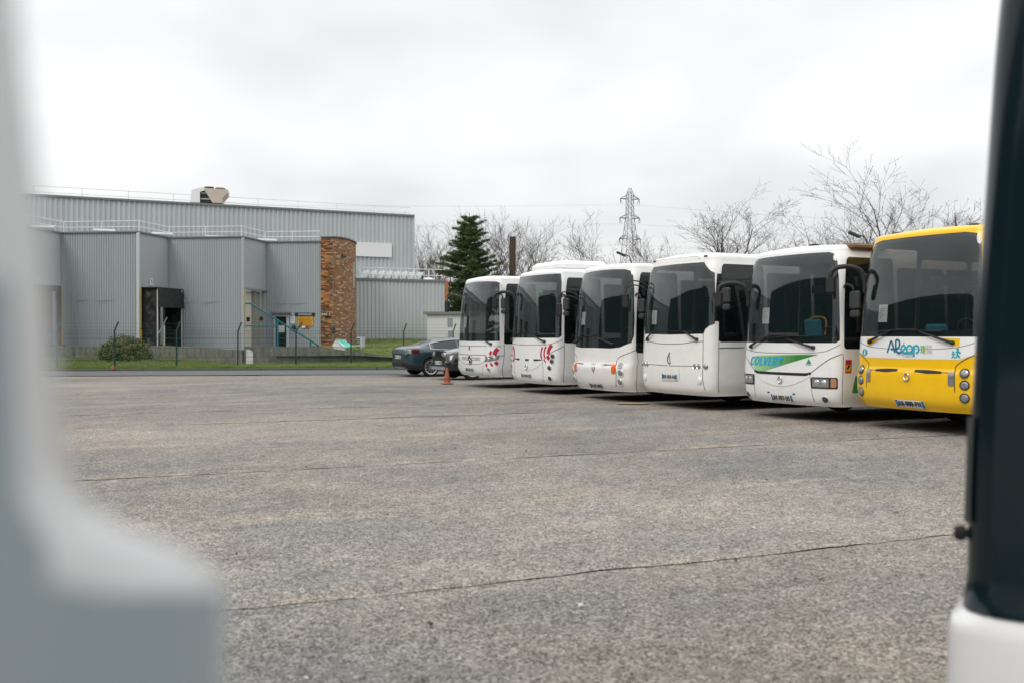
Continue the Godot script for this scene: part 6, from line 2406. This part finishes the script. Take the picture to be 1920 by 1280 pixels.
func car_body(root: Node3D, paint: Material, cab0: float, cab1: float, top_m: Material, pillar: Array) -> void:
	var g := Geo.new()
	var step := 0.05
	var ns := int(CL / step)
	car_area(g, 0.0, CL, 0.0, 4.0, 0.0, ns, 8)
	car_area(g, 0.0, cab0, 4.0, 8.0, 0.0, int(cab0 / step) + 1, 8)
	car_area(g, cab1, CL, 4.0, 8.0, 0.0, int((CL - cab1) / step) + 1, 8)
	for e in [[0.0, Vector3(0, 0, -1)], [CL, Vector3(0, 0, 1)]]:
		var ring := []
		for j in 17: ring.append(car_p(e[0], j * 0.5))
		for j in 16:
			g.quad(ring[j], ring[j + 1], Vector3(-ring[j + 1].x, ring[j + 1].y, ring[j + 1].z), Vector3(-ring[j].x, ring[j].y, ring[j].z), e[1])
	# pillars and roof sides
	for p in pillar: car_area(g, p[0], p[1], 4.0, 6.0, 0.0, 3, 4)
	car_area(g, cab0, cab1, 5.85, 6.4, 0.001, 30, 2)
	part("body", g, paint, root)
	g = Geo.new()
	car_area(g, cab0, cab1, 6.4, 8.0, 0.0, 40, 4)
	part("roof_glass", g, top_m, root)
	g = Geo.new()
	car_area(g, cab0, cab1, 4.0, 5.85, -0.004, 40, 4)
	part("side_window", g, M.car_glass, root)

func blue_car() -> void:
	CL = 4.69
	CS = [[0.0, 0.42, 0.6, 0.8, 0.62, 0.84, 0.45], [0.05, 0.34, 0.76, 0.95, 0.76, 1.0, 0.58], [0.16, 0.28, 0.85, 1.0, 0.84, 1.09, 0.66], [0.3, 0.24, 0.89, 1.01, 0.88, 1.12, 0.7], [0.62, 0.2, 0.92, 1.0, 0.905, 1.16, 0.66], [1.2, 0.18, 0.925, 0.98, 0.91, 1.33, 0.6], [1.8, 0.18, 0.925, 0.97, 0.905, 1.43, 0.57], [2.3, 0.18, 0.925, 0.96, 0.9, 1.445, 0.56], [2.9, 0.18, 0.925, 0.95, 0.9, 1.36, 0.57], [3.55, 0.18, 0.92, 0.94, 0.88, 1.02, 0.6], [4.1, 0.2, 0.9, 0.84, 0.85, 0.9, 0.6], [4.5, 0.24, 0.82, 0.68, 0.76, 0.74, 0.5], [4.69, 0.34, 0.6, 0.55, 0.55, 0.58, 0.4]]
	arch = [[0.98, 0.37, 0.32], [3.86, 0.37, 0.32]]
	# nose points away along the buses
	var fwd := Vector3(cos(deg_to_rad(SITE)), 0, -sin(deg_to_rad(SITE)))
	var b := Basis(Vector3.UP.cross(fwd), Vector3.UP, fwd)
	var wheel_at := at(806, 705.5, 37.6)      # near rear wheel on the ground
	var local := Vector3(-0.79, 0, 0.98 - CL * 0.5)
	var x := Transform3D(b, Vector3(wheel_at.x, 0.02, wheel_at.z) - b * local)
	var root := thing("blue_car", "dark blue grey saloon seen from behind, silver wheels", "car", x)
	car_body(root, M.car_blue, 0.62, 3.5, M.car_roof, [[1.02, 1.12], [2.08, 2.16], [3.3, 3.5], [0.62, 0.95]])
	var g := Geo.new()
	for s in [-1.0, 1.0]:
		var line := []
		for k in 12:
			var sx := lerpf(0.98, 3.35, k / 11.0)
			line.append(car_p(sx, 4.08) + car_n(sx, 4.08) * 0.012)
		for k in 12:
			var sx := lerpf(3.2, 1.0, k / 11.0)
			line.append(car_p(sx, 5.8) + car_n(sx, 5.8) * 0.012)
		line.append(line[0])
		g.tube(line.map(func(p): return Vector3(p.x * s, p.y, p.z)), 0.016, 5, false)
	part("window_trim", g, M.chrome, root)
	for s in [-1.0, 1.0]:
		g = Geo.new()
		car_area(g, 0.2, 0.5, 3.5, 4.0, 0.012, 6, 3, s)
		var o := part("tail_light", g, M.tail_red, root)
		g = Geo.new()
		car_area(g, 0.02, 0.2, 3.5, 4.0, 0.012, 4, 2, s)
		part("lens", g, M.lamp_grey, o)
	g = Geo.new()
	car_area(g, 0.0, 0.6, 0.9, 2.3, 0.008, 12, 4)
	g.box(Vector3(0, 0.43, -CL * 0.5 - 0.01), Vector3(1.1, 0.14, 0.04))
	part("rear_valance", g, M.black_plastic, root)
	g = Geo.new()
	g.box(Vector3(0, 0.71, -CL * 0.5 - 0.02), Vector3(0.54, 0.12, 0.03))
	var pl := part("number_plate", g, M.plate_white, root)
	g = Geo.new()
	for sx in [-0.245, 0.245]: g.box(Vector3(sx, 0.71, -CL * 0.5 - 0.037), Vector3(0.045, 0.11, 0.005))
	part("plate_band", g, M.plate_blue, pl)
	var tm := TextMesh.new()
	tm.text = "FK-871-EJ"; tm.font = font; tm.font_size = 48; tm.pixel_size = 0.0021; tm.depth = 0.003
	part("lettering", tm, M.ink, pl, Transform3D(Basis(Vector3.UP, PI), Vector3(0, 0.71, -CL * 0.5 - 0.04)))
	g = Geo.new()
	g.box(Vector3(0, 0.82, -CL * 0.5 + 0.01), Vector3(0.9, 0.02, 0.05))
	part("boot_seam", g, M.black_plastic, root)
	for s in [-1.0, 1.0]:
		for z in [0.98, 3.86]: wheel(root, Vector3(s * 0.8, 0.335, z - CL * 0.5), 0.335, 0.23, M.alloy, s, 0.76, 10)
	g = Geo.new()
	g.box(Vector3(0, 0.42, 0), Vector3(1.4, 0.4, 4.0))
	part("underbody", g, M.underbody, root)

func black_car() -> void:
	CL = 4.75
	CS = [[0.0, 0.5, 0.7, 0.95, 0.7, 1.1, 0.5], [0.2, 0.34, 0.9, 1.06, 0.88, 1.45, 0.66], [0.6, 0.3, 0.94, 1.06, 0.92, 1.68, 0.66], [1.4, 0.28, 0.95, 1.05, 0.93, 1.74, 0.66], [2.3, 0.28, 0.95, 1.03, 0.92, 1.7, 0.65], [2.8, 0.28, 0.95, 1.03, 0.91, 1.5, 0.66], [3.35, 0.28, 0.94, 1.02, 0.89, 1.17, 0.72], [3.9, 0.28, 0.93, 0.98, 0.87, 1.09, 0.7], [4.4, 0.3, 0.9, 0.9, 0.82, 1.0, 0.66], [4.62, 0.32, 0.84, 0.82, 0.74, 0.94, 0.58], [4.75, 0.36, 0.72, 0.74, 0.62, 0.84, 0.48]]
	arch = [[1.0, 0.42, 0.36], [3.85, 0.42, 0.36]]
	var fwd := -Vector3(cos(deg_to_rad(SITE)), 0, -sin(deg_to_rad(SITE)))
	var b := Basis(Vector3.UP.cross(fwd), Vector3.UP, fwd)
	var wheel_at := at(884, 712, 34.6)       # near front wheel
	var local := Vector3(0.81, 0, 3.85 - CL * 0.5)
	var x := Transform3D(b, Vector3(wheel_at.x, 0.02, wheel_at.z) - b * local)
	var root := thing("black_car", "black off-road car nosing out beside the bus with the star badge", "car", x)
	car_body(root, M.car_black, 0.3, 3.3, M.car_black, [[0.3, 0.45], [1.2, 1.3], [2.1, 2.2], [3.1, 3.3]])
	var zf := CL * 0.5
	for s in [-1.0, 1.0]:
		var g := Geo.new()
		var pg := PackedVector2Array()
		for q in round_rect(Vector2(s * 0.02, 0.72), Vector2(s * 0.25, 0.93), 0.05): pg.append(q)
		g.prism(pg, 0.1, Transform3D(Basis(Vector3.RIGHT, -0.12), Vector3(0, 0.08, zf - 0.03)))
		var o := part("grille", g, M.chrome_dark, root)
		for k in 6:
			g = Geo.new()
			g.box(Vector3(s * (0.05 + k * 0.034), 0.9, zf + 0.01), Vector3(0.02, 0.18, 0.06))
			part("grille_bar", g, M.black_plastic, o)
		g = Geo.new()
		g.cbox(Vector3(s * 0.52, 0.86, zf - 0.1), Vector3(0.38, 0.15, 0.16), 0.03, Basis(Vector3.UP, s * 0.45))
		o = part("headlight", g, M.lamp_grey, root)
		g = Geo.new()
		g.lathe([Vector2(0.075, 0.0), Vector2(0.06, 0.03), Vector2(0.0005, 0.045)], 14, Transform3D(Basis(Vector3.RIGHT, PI / 2), Vector3(s * 0.5, 0.86, zf - 0.03)))
		part("lens", g, M.lamp_glass, o)
		g = Geo.new()
		g.lathe([Vector2(0.09, 0.0), Vector2(0.075, 0.02), Vector2(0.0005, 0.03)], 14, Transform3D(Basis(Vector3.RIGHT, PI / 2), Vector3(s * 0.62, 0.58, zf + 0.0)))
		part("fog_lamp", g, M.lamp_dark, root)
	var g := Geo.new()
	g.box(Vector3(0, 0.58, zf + 0.02), Vector3(0.54, 0.12, 0.03))
	var pl := part("number_plate", g, M.plate_white, root)
	g = Geo.new()
	for sx in [-0.245, 0.245]: g.box(Vector3(sx, 0.58, zf + 0.037), Vector3(0.045, 0.11, 0.005))
	part("plate_band", g, M.plate_blue, pl)
	var tm := TextMesh.new()
	tm.text = "DL-355-XD"; tm.font = font; tm.font_size = 48; tm.pixel_size = 0.0021; tm.depth = 0.003
	part("lettering", tm, M.ink, pl, Transform3D(Basis.IDENTITY, Vector3(0, 0.58, zf + 0.04)))
	g = Geo.new()
	g.box(Vector3(0, 0.4, zf - 0.02), Vector3(1.2, 0.1, 0.08))
	part("skid_plate", g, M.trim_grey, root)
	for s in [-1.0, 1.0]:
		for z in [1.0, 3.85]: wheel(root, Vector3(s * 0.82, 0.37, z - CL * 0.5), 0.37, 0.25, M.alloy, s, 0.72, 5)
	g = Geo.new()
	g.box(Vector3(0, 0.5, 0), Vector3(1.4, 0.4, 4.0))
	part("underbody", g, M.underbody, root)

func cone() -> void:
	var p := at(838, 720, CAM_H * FPX / (720.0 - HORIZON))
	var o := thing("traffic_cone", "worn orange traffic cone on the asphalt before the black car", "cone", Transform3D(Basis(Vector3.UP, 0.4), Vector3(p.x, 0.015, p.z)))
	var g := Geo.new()
	g.lathe([Vector2(0.13, 0.03), Vector2(0.11, 0.06), Vector2(0.035, 0.5), Vector2(0.025, 0.52), Vector2(0.02, 0.5)], 22, Transform3D.IDENTITY)
	part("cone_body", g, M.cone_orange, o)
	g = Geo.new()
	g.lathe([Vector2(0.104, 0.115), Vector2(0.087, 0.21)], 22, Transform3D.IDENTITY)
	part("band", g, M.cone_red, o)
	g = Geo.new()
	g.cbox(Vector3(0, 0.016, 0), Vector3(0.34, 0.032, 0.34), 0.012)
	part("base_plate", g, M.cone_orange, o)

# ---------------------------------------------------------------- materials
func materials() -> void:
	font = SystemFont.new()
	font.font_names = PackedStringArray(["Droid Sans"])
	var cell := noise_img(1024, FastNoiseLite.TYPE_CELLULAR, 0.16, 3)
	var cell2 := noise_img(1024, FastNoiseLite.TYPE_CELLULAR, 0.05, 9)
	var fine := noise_img(1024, FastNoiseLite.TYPE_SIMPLEX, 0.35, 4)
	var cloud := noise_img(512, FastNoiseLite.TYPE_SIMPLEX, 0.008, 12, 5)
	var cloud2 := noise_img(512, FastNoiseLite.TYPE_SIMPLEX, 0.03, 15, 5)
	var asph := mix_tex(1024, [[cell, 0.55], [fine, 0.3], [cell2, 0.15]], Color(0.05, 0.05, 0.052), Color(1.0, 0.99, 0.97), 1.6)
	var dirt := mix_tex(512, [[cloud, 0.6], [cloud2, 0.4]], Color(0.84, 0.835, 0.82), Color(1.0, 1.0, 1.0), 0.5)
	var stain := mix_tex(512, [[cloud, 0.5], [cloud2, 0.5]], Color(0.06, 0.06, 0.052), Color(0.33, 0.32, 0.285), 1.3)
	var turf := mix_tex(512, [[cloud2, 0.6], [noise_img(512, FastNoiseLite.TYPE_SIMPLEX, 0.2, 31), 0.4]], Color(0.06, 0.09, 0.018), Color(0.2, 0.21, 0.065), 1.0)
	var barky := mix_tex(512, [[cloud2, 0.5], [noise_img(512, FastNoiseLite.TYPE_CELLULAR, 0.06, 8), 0.5]], Color(0.04, 0.03, 0.024), Color(0.15, 0.115, 0.09), 1.0)

	var m := mat("asphalt", Color.WHITE, 0.9)
	tri_tex(m, asph, 1.9, true)
	m.vertex_color_use_as_albedo = true
	m.heightmap_enabled = true
	m.heightmap_texture = ImageTexture.create_from_image(cell)
	m.heightmap_scale = 0.35
	m.metallic_specular = 0.3
	m = mat("road", lin(0.3, 0.31, 0.32), 0.9)
	tri_tex(m, asph, 1.1, true)
	m = mat("earth", lin(0.11, 0.1, 0.085), 1.0)
	m = mat("turf", Color.WHITE, 1.0)
	tri_tex(m, turf, 3.0, true)
	m = mat("blade", Color.WHITE, 0.8)
	m.vertex_color_use_as_albedo = true
	m.backlight_enabled = true
	m.backlight = Color(0.35, 0.35, 0.35)
	m = mat("litter", Color.WHITE, 0.9)
	m.vertex_color_use_as_albedo = true
	mat("sand", lin(0.33, 0.25, 0.13), 1.0)

	# bus paint and parts
	for q in [["white_paint", Color(0.85, 0.86, 0.865)], ["cream_paint", Color(0.86, 0.855, 0.835)], ["yellow", Color(0.95, 0.56, 0.003)], ["cream_dirty", Color(0.5, 0.45, 0.36)], ["coach_paint", Color(0.78, 0.79, 0.8)], ["coach_shade", Color(0.31, 0.365, 0.39)]]:  # last one: white coach flank with its shade put into the colour
		m = mat(q[0], lin(q[1].r, q[1].g, q[1].b), 0.32)
		tri_tex(m, dirt, 2.6)
		m.clearcoat_enabled = true
		m.clearcoat = 0.35
		m.clearcoat_roughness = 0.12
	glass("windscreen", lin(0.012, 0.03, 0.032), 0.2)
	glass("clear_side", lin(0.006, 0.01, 0.01), 0.78)
	glass("side_glass", lin(0.006, 0.008, 0.008), 0.86)
	m = mat("frit", lin(0.008, 0.009, 0.01), 0.25)
	m = mat("black_gloss", lin(0.004, 0.013, 0.017), 0.14)
	m.metallic_specular = 0.45
	mat("black_plastic", lin(0.012, 0.013, 0.014), 0.55)
	mat("dark_grey_plastic", lin(0.035, 0.038, 0.04), 0.6)
	mat("rubber", lin(0.012, 0.012, 0.012), 0.85)
	mat("seam", lin(0.05, 0.05, 0.05), 0.9)
	mat("underbody", lin(0.01, 0.01, 0.01), 0.9)
	mat("rim_white", lin(0.42, 0.42, 0.42), 0.5)
	mat("alloy", lin(0.55, 0.55, 0.56), 0.3, 0.8)
	mat("dark_metal", lin(0.07, 0.07, 0.07), 0.5, 0.4)
	mat("chrome", lin(0.75, 0.75, 0.76), 0.16, 1.0)
	mat("chrome_dark", lin(0.25, 0.25, 0.26), 0.3, 0.9)
	mat("lamp_glass", lin(0.6, 0.61, 0.62), 0.12, 0.75)
	mat("lamp_grey", lin(0.32, 0.33, 0.34), 0.2, 0.5)
	mat("lamp_dark", lin(0.09, 0.09, 0.095), 0.2, 0.4)
	mat("lamp_amber", lin(0.5, 0.25, 0.14), 0.2, 0.2)
	mat("lamp_orange", lin(0.78, 0.13, 0.012), 0.25)
	mat("tail_red", lin(0.09, 0.01, 0.014), 0.12)
	mat("plate_white", lin(0.75, 0.75, 0.74), 0.4)
	mat("plate_blue", lin(0.02, 0.19, 0.45), 0.4)
	mat("ink", lin(0.012, 0.012, 0.014), 0.7)
	mat("ink_grey", lin(0.16, 0.17, 0.18), 0.8)
	mat("paper", lin(0.72, 0.76, 0.74), 0.8)
	mat("letter_blue", lin(0.01, 0.13, 0.22), 0.5)
	mat("letter_cyan", lin(0.01, 0.36, 0.46), 0.5)
	mat("letter_sky", lin(0.0, 0.36, 0.62), 0.5)
	mat("letter_gold", lin(0.55, 0.36, 0.02), 0.5)
	mat("letter_green", lin(0.26, 0.42, 0.02), 0.5)
	mat("letter_leaf", lin(0.04, 0.26, 0.09), 0.5)
	mat("letter_red", lin(0.45, 0.012, 0.03), 0.5)
	mat("letter_pale", lin(0.55, 0.58, 0.58), 0.6)
	m = mat("print_vc", Color.WHITE, 0.45)
	m.vertex_color_use_as_albedo = true
	mat("interior_dark", lin(0.055, 0.058, 0.062), 0.8)
	mat("interior_mid", lin(0.1, 0.105, 0.11), 0.75)
	mat("lining", lin(0.06, 0.064, 0.066), 0.9)
	mat("seat_blue", lin(0.02, 0.085, 0.12), 0.9)
	mat("seat_bright", lin(0.03, 0.16, 0.22), 0.9)
	mat("door_slate", lin(0.09, 0.1, 0.105), 0.7)
	mat("yellow_rail", lin(0.62, 0.34, 0.02), 0.4)
	mat("brown_plastic", lin(0.16, 0.09, 0.05), 0.6)

	# buildings
	m = mat("cladding", lin(0.365, 0.4, 0.43), 0.6)
	tri_tex(m, dirt, 4.0, true)
	m.uv1_scale = Vector3(1.1, 0.1, 1.1)
	m.vertex_color_use_as_albedo = true
	m = mat("cladding_pale", lin(0.52, 0.555, 0.575), 0.6)
	tri_tex(m, dirt, 6.0, true)
	m.uv1_scale = Vector3(0.8, 0.08, 0.8)
	m.vertex_color_use_as_albedo = true
	m = mat("panel_grey", lin(0.38, 0.4, 0.42), 0.6)
	tri_tex(m, dirt, 3.0, true)
	mat("shed_dark", lin(0.06, 0.066, 0.07), 0.8)
	mat("trim_grey", lin(0.24, 0.26, 0.28), 0.6)
	mat("trim_pale", lin(0.5, 0.53, 0.55), 0.5)
	mat("flashing", lin(0.17, 0.18, 0.185), 0.6)
	mat("roofing", lin(0.3, 0.3, 0.29), 0.9)
	mat("rooflight", lin(0.38, 0.42, 0.44), 0.35)
	mat("rail_white", lin(0.72, 0.74, 0.72), 0.5)
	mat("panel_white", lin(0.72, 0.73, 0.74), 0.6)
	mat("beige_metal", lin(0.5, 0.43, 0.36), 0.6)
	mat("beige_wall", lin(0.3, 0.29, 0.26), 0.8)
	mat("hut_white", lin(0.55, 0.56, 0.56), 0.7)
	mat("door_white", lin(0.62, 0.6, 0.53), 0.6)
	mat("dark_leaf", lin(0.012, 0.02, 0.022), 0.2)
	mat("guard_pale", lin(0.5, 0.44, 0.18), 0.6)
	mat("guard_yellow", lin(0.6, 0.36, 0.03), 0.6)
	m = mat("black_fabric", lin(0.012, 0.013, 0.014), 0.5)
	mat("sign_dark", lin(0.01, 0.02, 0.022), 0.5)
	mat("sign_yellow", lin(0.75, 0.4, 0.015), 0.5)
	mat("sign_brown", lin(0.1, 0.045, 0.01), 0.6)
	mat("teal", lin(0.006, 0.14, 0.19), 0.45)
	mat("lid_teal", lin(0.1, 0.5, 0.38), 0.4)
	mat("lid_pale", lin(0.45, 0.6, 0.48), 0.4)
	mat("rust", lin(0.36, 0.14, 0.04), 0.8)
	mat("mortar", lin(0.2, 0.15, 0.11), 0.95)
	m = mat("brick_vc", Color.WHITE, 0.85)
	m.vertex_color_use_as_albedo = true
	m = mat("concrete", lin(0.36, 0.35, 0.33), 0.9)
	tri_tex(m, dirt, 1.5, true)
	mat("concrete_dark", lin(0.09, 0.09, 0.08), 0.95)
	m = mat("concrete_wall", Color.WHITE, 0.95)
	tri_tex(m, stain, 2.2, true)
	m.uv1_scale = Vector3(0.9, 0.22, 0.9)
	m = mat("post_white", lin(0.72, 0.73, 0.72), 0.7)
	tri_tex(m, dirt, 1.0)
	mat("fence_green", lin(0.006, 0.04, 0.034), 0.5)
	mat("fence_wire", lin(0.012, 0.06, 0.05), 0.5)

	# plants and poles
	m = mat("bark", Color.WHITE, 0.95)
	tri_tex(m, barky, 0.9)
	m = mat("stump", lin(0.8, 0.68, 0.6), 0.95)
	tri_tex(m, barky, 0.8)
	mat("twig", lin(0.055, 0.045, 0.038), 0.95)
	for q in ["needle", "leaf"]:
		m = mat(q, Color.WHITE, 0.75)
		m.vertex_color_use_as_albedo = true
		m.backlight_enabled = true
		m.backlight = Color(0.3, 0.3, 0.3)
	mat("pylon", lin(0.07, 0.085, 0.09), 0.6)
	mat("wire", lin(0.25, 0.27, 0.28), 0.6)

	# cars and cone
	for q in [["car_blue", Color(0.022, 0.05, 0.065)], ["car_black", Color(0.008, 0.009, 0.01)]]:
		m = mat(q[0], lin(q[1].r, q[1].g, q[1].b), 0.3, 0.3)
		m.clearcoat_enabled = true
		m.clearcoat = 1.0
		m.clearcoat_roughness = 0.04
	mat("car_roof", lin(0.012, 0.016, 0.018), 0.05).metallic_specular = 0.7
	mat("car_glass", lin(0.02, 0.03, 0.03), 0.05)
	m = mat("cone_orange", lin(0.32, 0.11, 0.06), 0.75)
	tri_tex(m, dirt, 0.4)
	mat("cone_red", lin(0.3, 0.06, 0.035), 0.7)

# overcast sky: soft grey cloud banks, brighter overhead
func sky_image() -> ImageTexture:
	var f := FastNoiseLite.new()
	f.seed = 19
	f.noise_type = FastNoiseLite.TYPE_SIMPLEX_SMOOTH
	f.frequency = 1.0
	f.fractal_octaves = 4
	f.fractal_gain = 0.5
	var w := 1152
	var h := 576
	var im := Image.create(w, h, false, Image.FORMAT_RGBF)
	for j in h:
		var el := (0.5 - (j + 0.5) / h) * PI
		for i in w:
			var az := (i + 0.5) / w * TAU
			var y := sin(el)
			if el < -0.06:
				im.set_pixel(i, j, Color(0.3, 0.3, 0.29))
				continue
			var dir := Vector3(cos(az) * cos(el), y, sin(az) * cos(el))
			var flat := dir / maxf(absf(y) + 0.28, 0.05)   # cloud layer seen in perspective
			var n1 := f.get_noise_3d(flat.x * 0.55, 3.0, flat.z * 0.55)
			var n2 := f.get_noise_3d(flat.x * 1.6 + 20.0, 9.0, flat.z * 1.6)
			var t := clampf(y, 0.0, 1.0)
			var v := 0.73 + 0.22 * t + 0.55 * t * t + n1 * 0.32 + n2 * 0.14
			v += 0.1 * exp(-pow(el / 0.07, 2.0))
			var warm := exp(-pow(el / 0.1, 2.0)) * 0.035
			var cool := clampf(0.9 - v, 0.0, 0.4) * 0.12
			im.set_pixel(i, j, Color(v * (0.985 + warm - cool), v * (1.0 + warm * 0.2), v * (1.012 - warm + cool)))
	return ImageTexture.create_from_image(im)

func _ready() -> void:
	# camera: 35 mm lens wide open, focused on the buses
	var cam := Camera3D.new()
	cam.name = "camera"
	add_child(cam)
	var ph := CameraAttributesPhysical.new()
	ph.frustum_focal_length = 35.0
	ph.frustum_near = 0.05
	ph.frustum_far = 4000.0
	ph.exposure_aperture = 2.2
	ph.frustum_focus_distance = 20.0
	cam.attributes = ph
	cam.position = Vector3(0, CAM_H, 0)
	cam.rotation_degrees = Vector3(PITCH, 0, 0)
	cam.far = 4000.0
	cam.current = true
	# sky and light
	var we := WorldEnvironment.new()
	we.name = "environment"
	var env := Environment.new()
	env.background_mode = Environment.BG_SKY
	var sky := Sky.new()
	var sm := PanoramaSkyMaterial.new()
	sm.panorama = sky_image()
	sky.sky_material = sm
	env.sky = sky
	env.tonemap_mode = Environment.TONE_MAPPER_LINEAR
	env.tonemap_exposure = 1.1
	env.sdfgi_enabled = true
	env.ssao_enabled = true
	env.ssil_enabled = true
	we.environment = env
	add_child(we)
	var sun := DirectionalLight3D.new()
	sun.name = "sun"
	sun.light_energy = 0.45
	sun.light_angular_distance = 25.0
	sun.light_color = Color(1.0, 0.97, 0.93)
	sun.shadow_enabled = true
	sun.rotation_degrees = Vector3(-48, -40, 0)
	add_child(sun)
	materials()
	print("materials ", Time.get_ticks_msec())
	ground()
	grass()
	litter()
	print("ground ", Time.get_ticks_msec())
	warehouse()
	dock_building()
	brick_tower()
	annex()
	depot_shed()
	low_walls()
	fence()
	print("buildings ", Time.get_ticks_msec())
	pylon()
	trees()
	pine()
	bush()
	poles()
	print("plants ", Time.get_ticks_msec())
	yellow_bus()
	green_bus()
	plain_bus()
	amber_bus()
	marked_bus()
	star_bus()
	near_buses()
	print("buses ", Time.get_ticks_msec())
	blue_car()
	black_car()
	cone()
	print("done ", Time.get_ticks_msec())
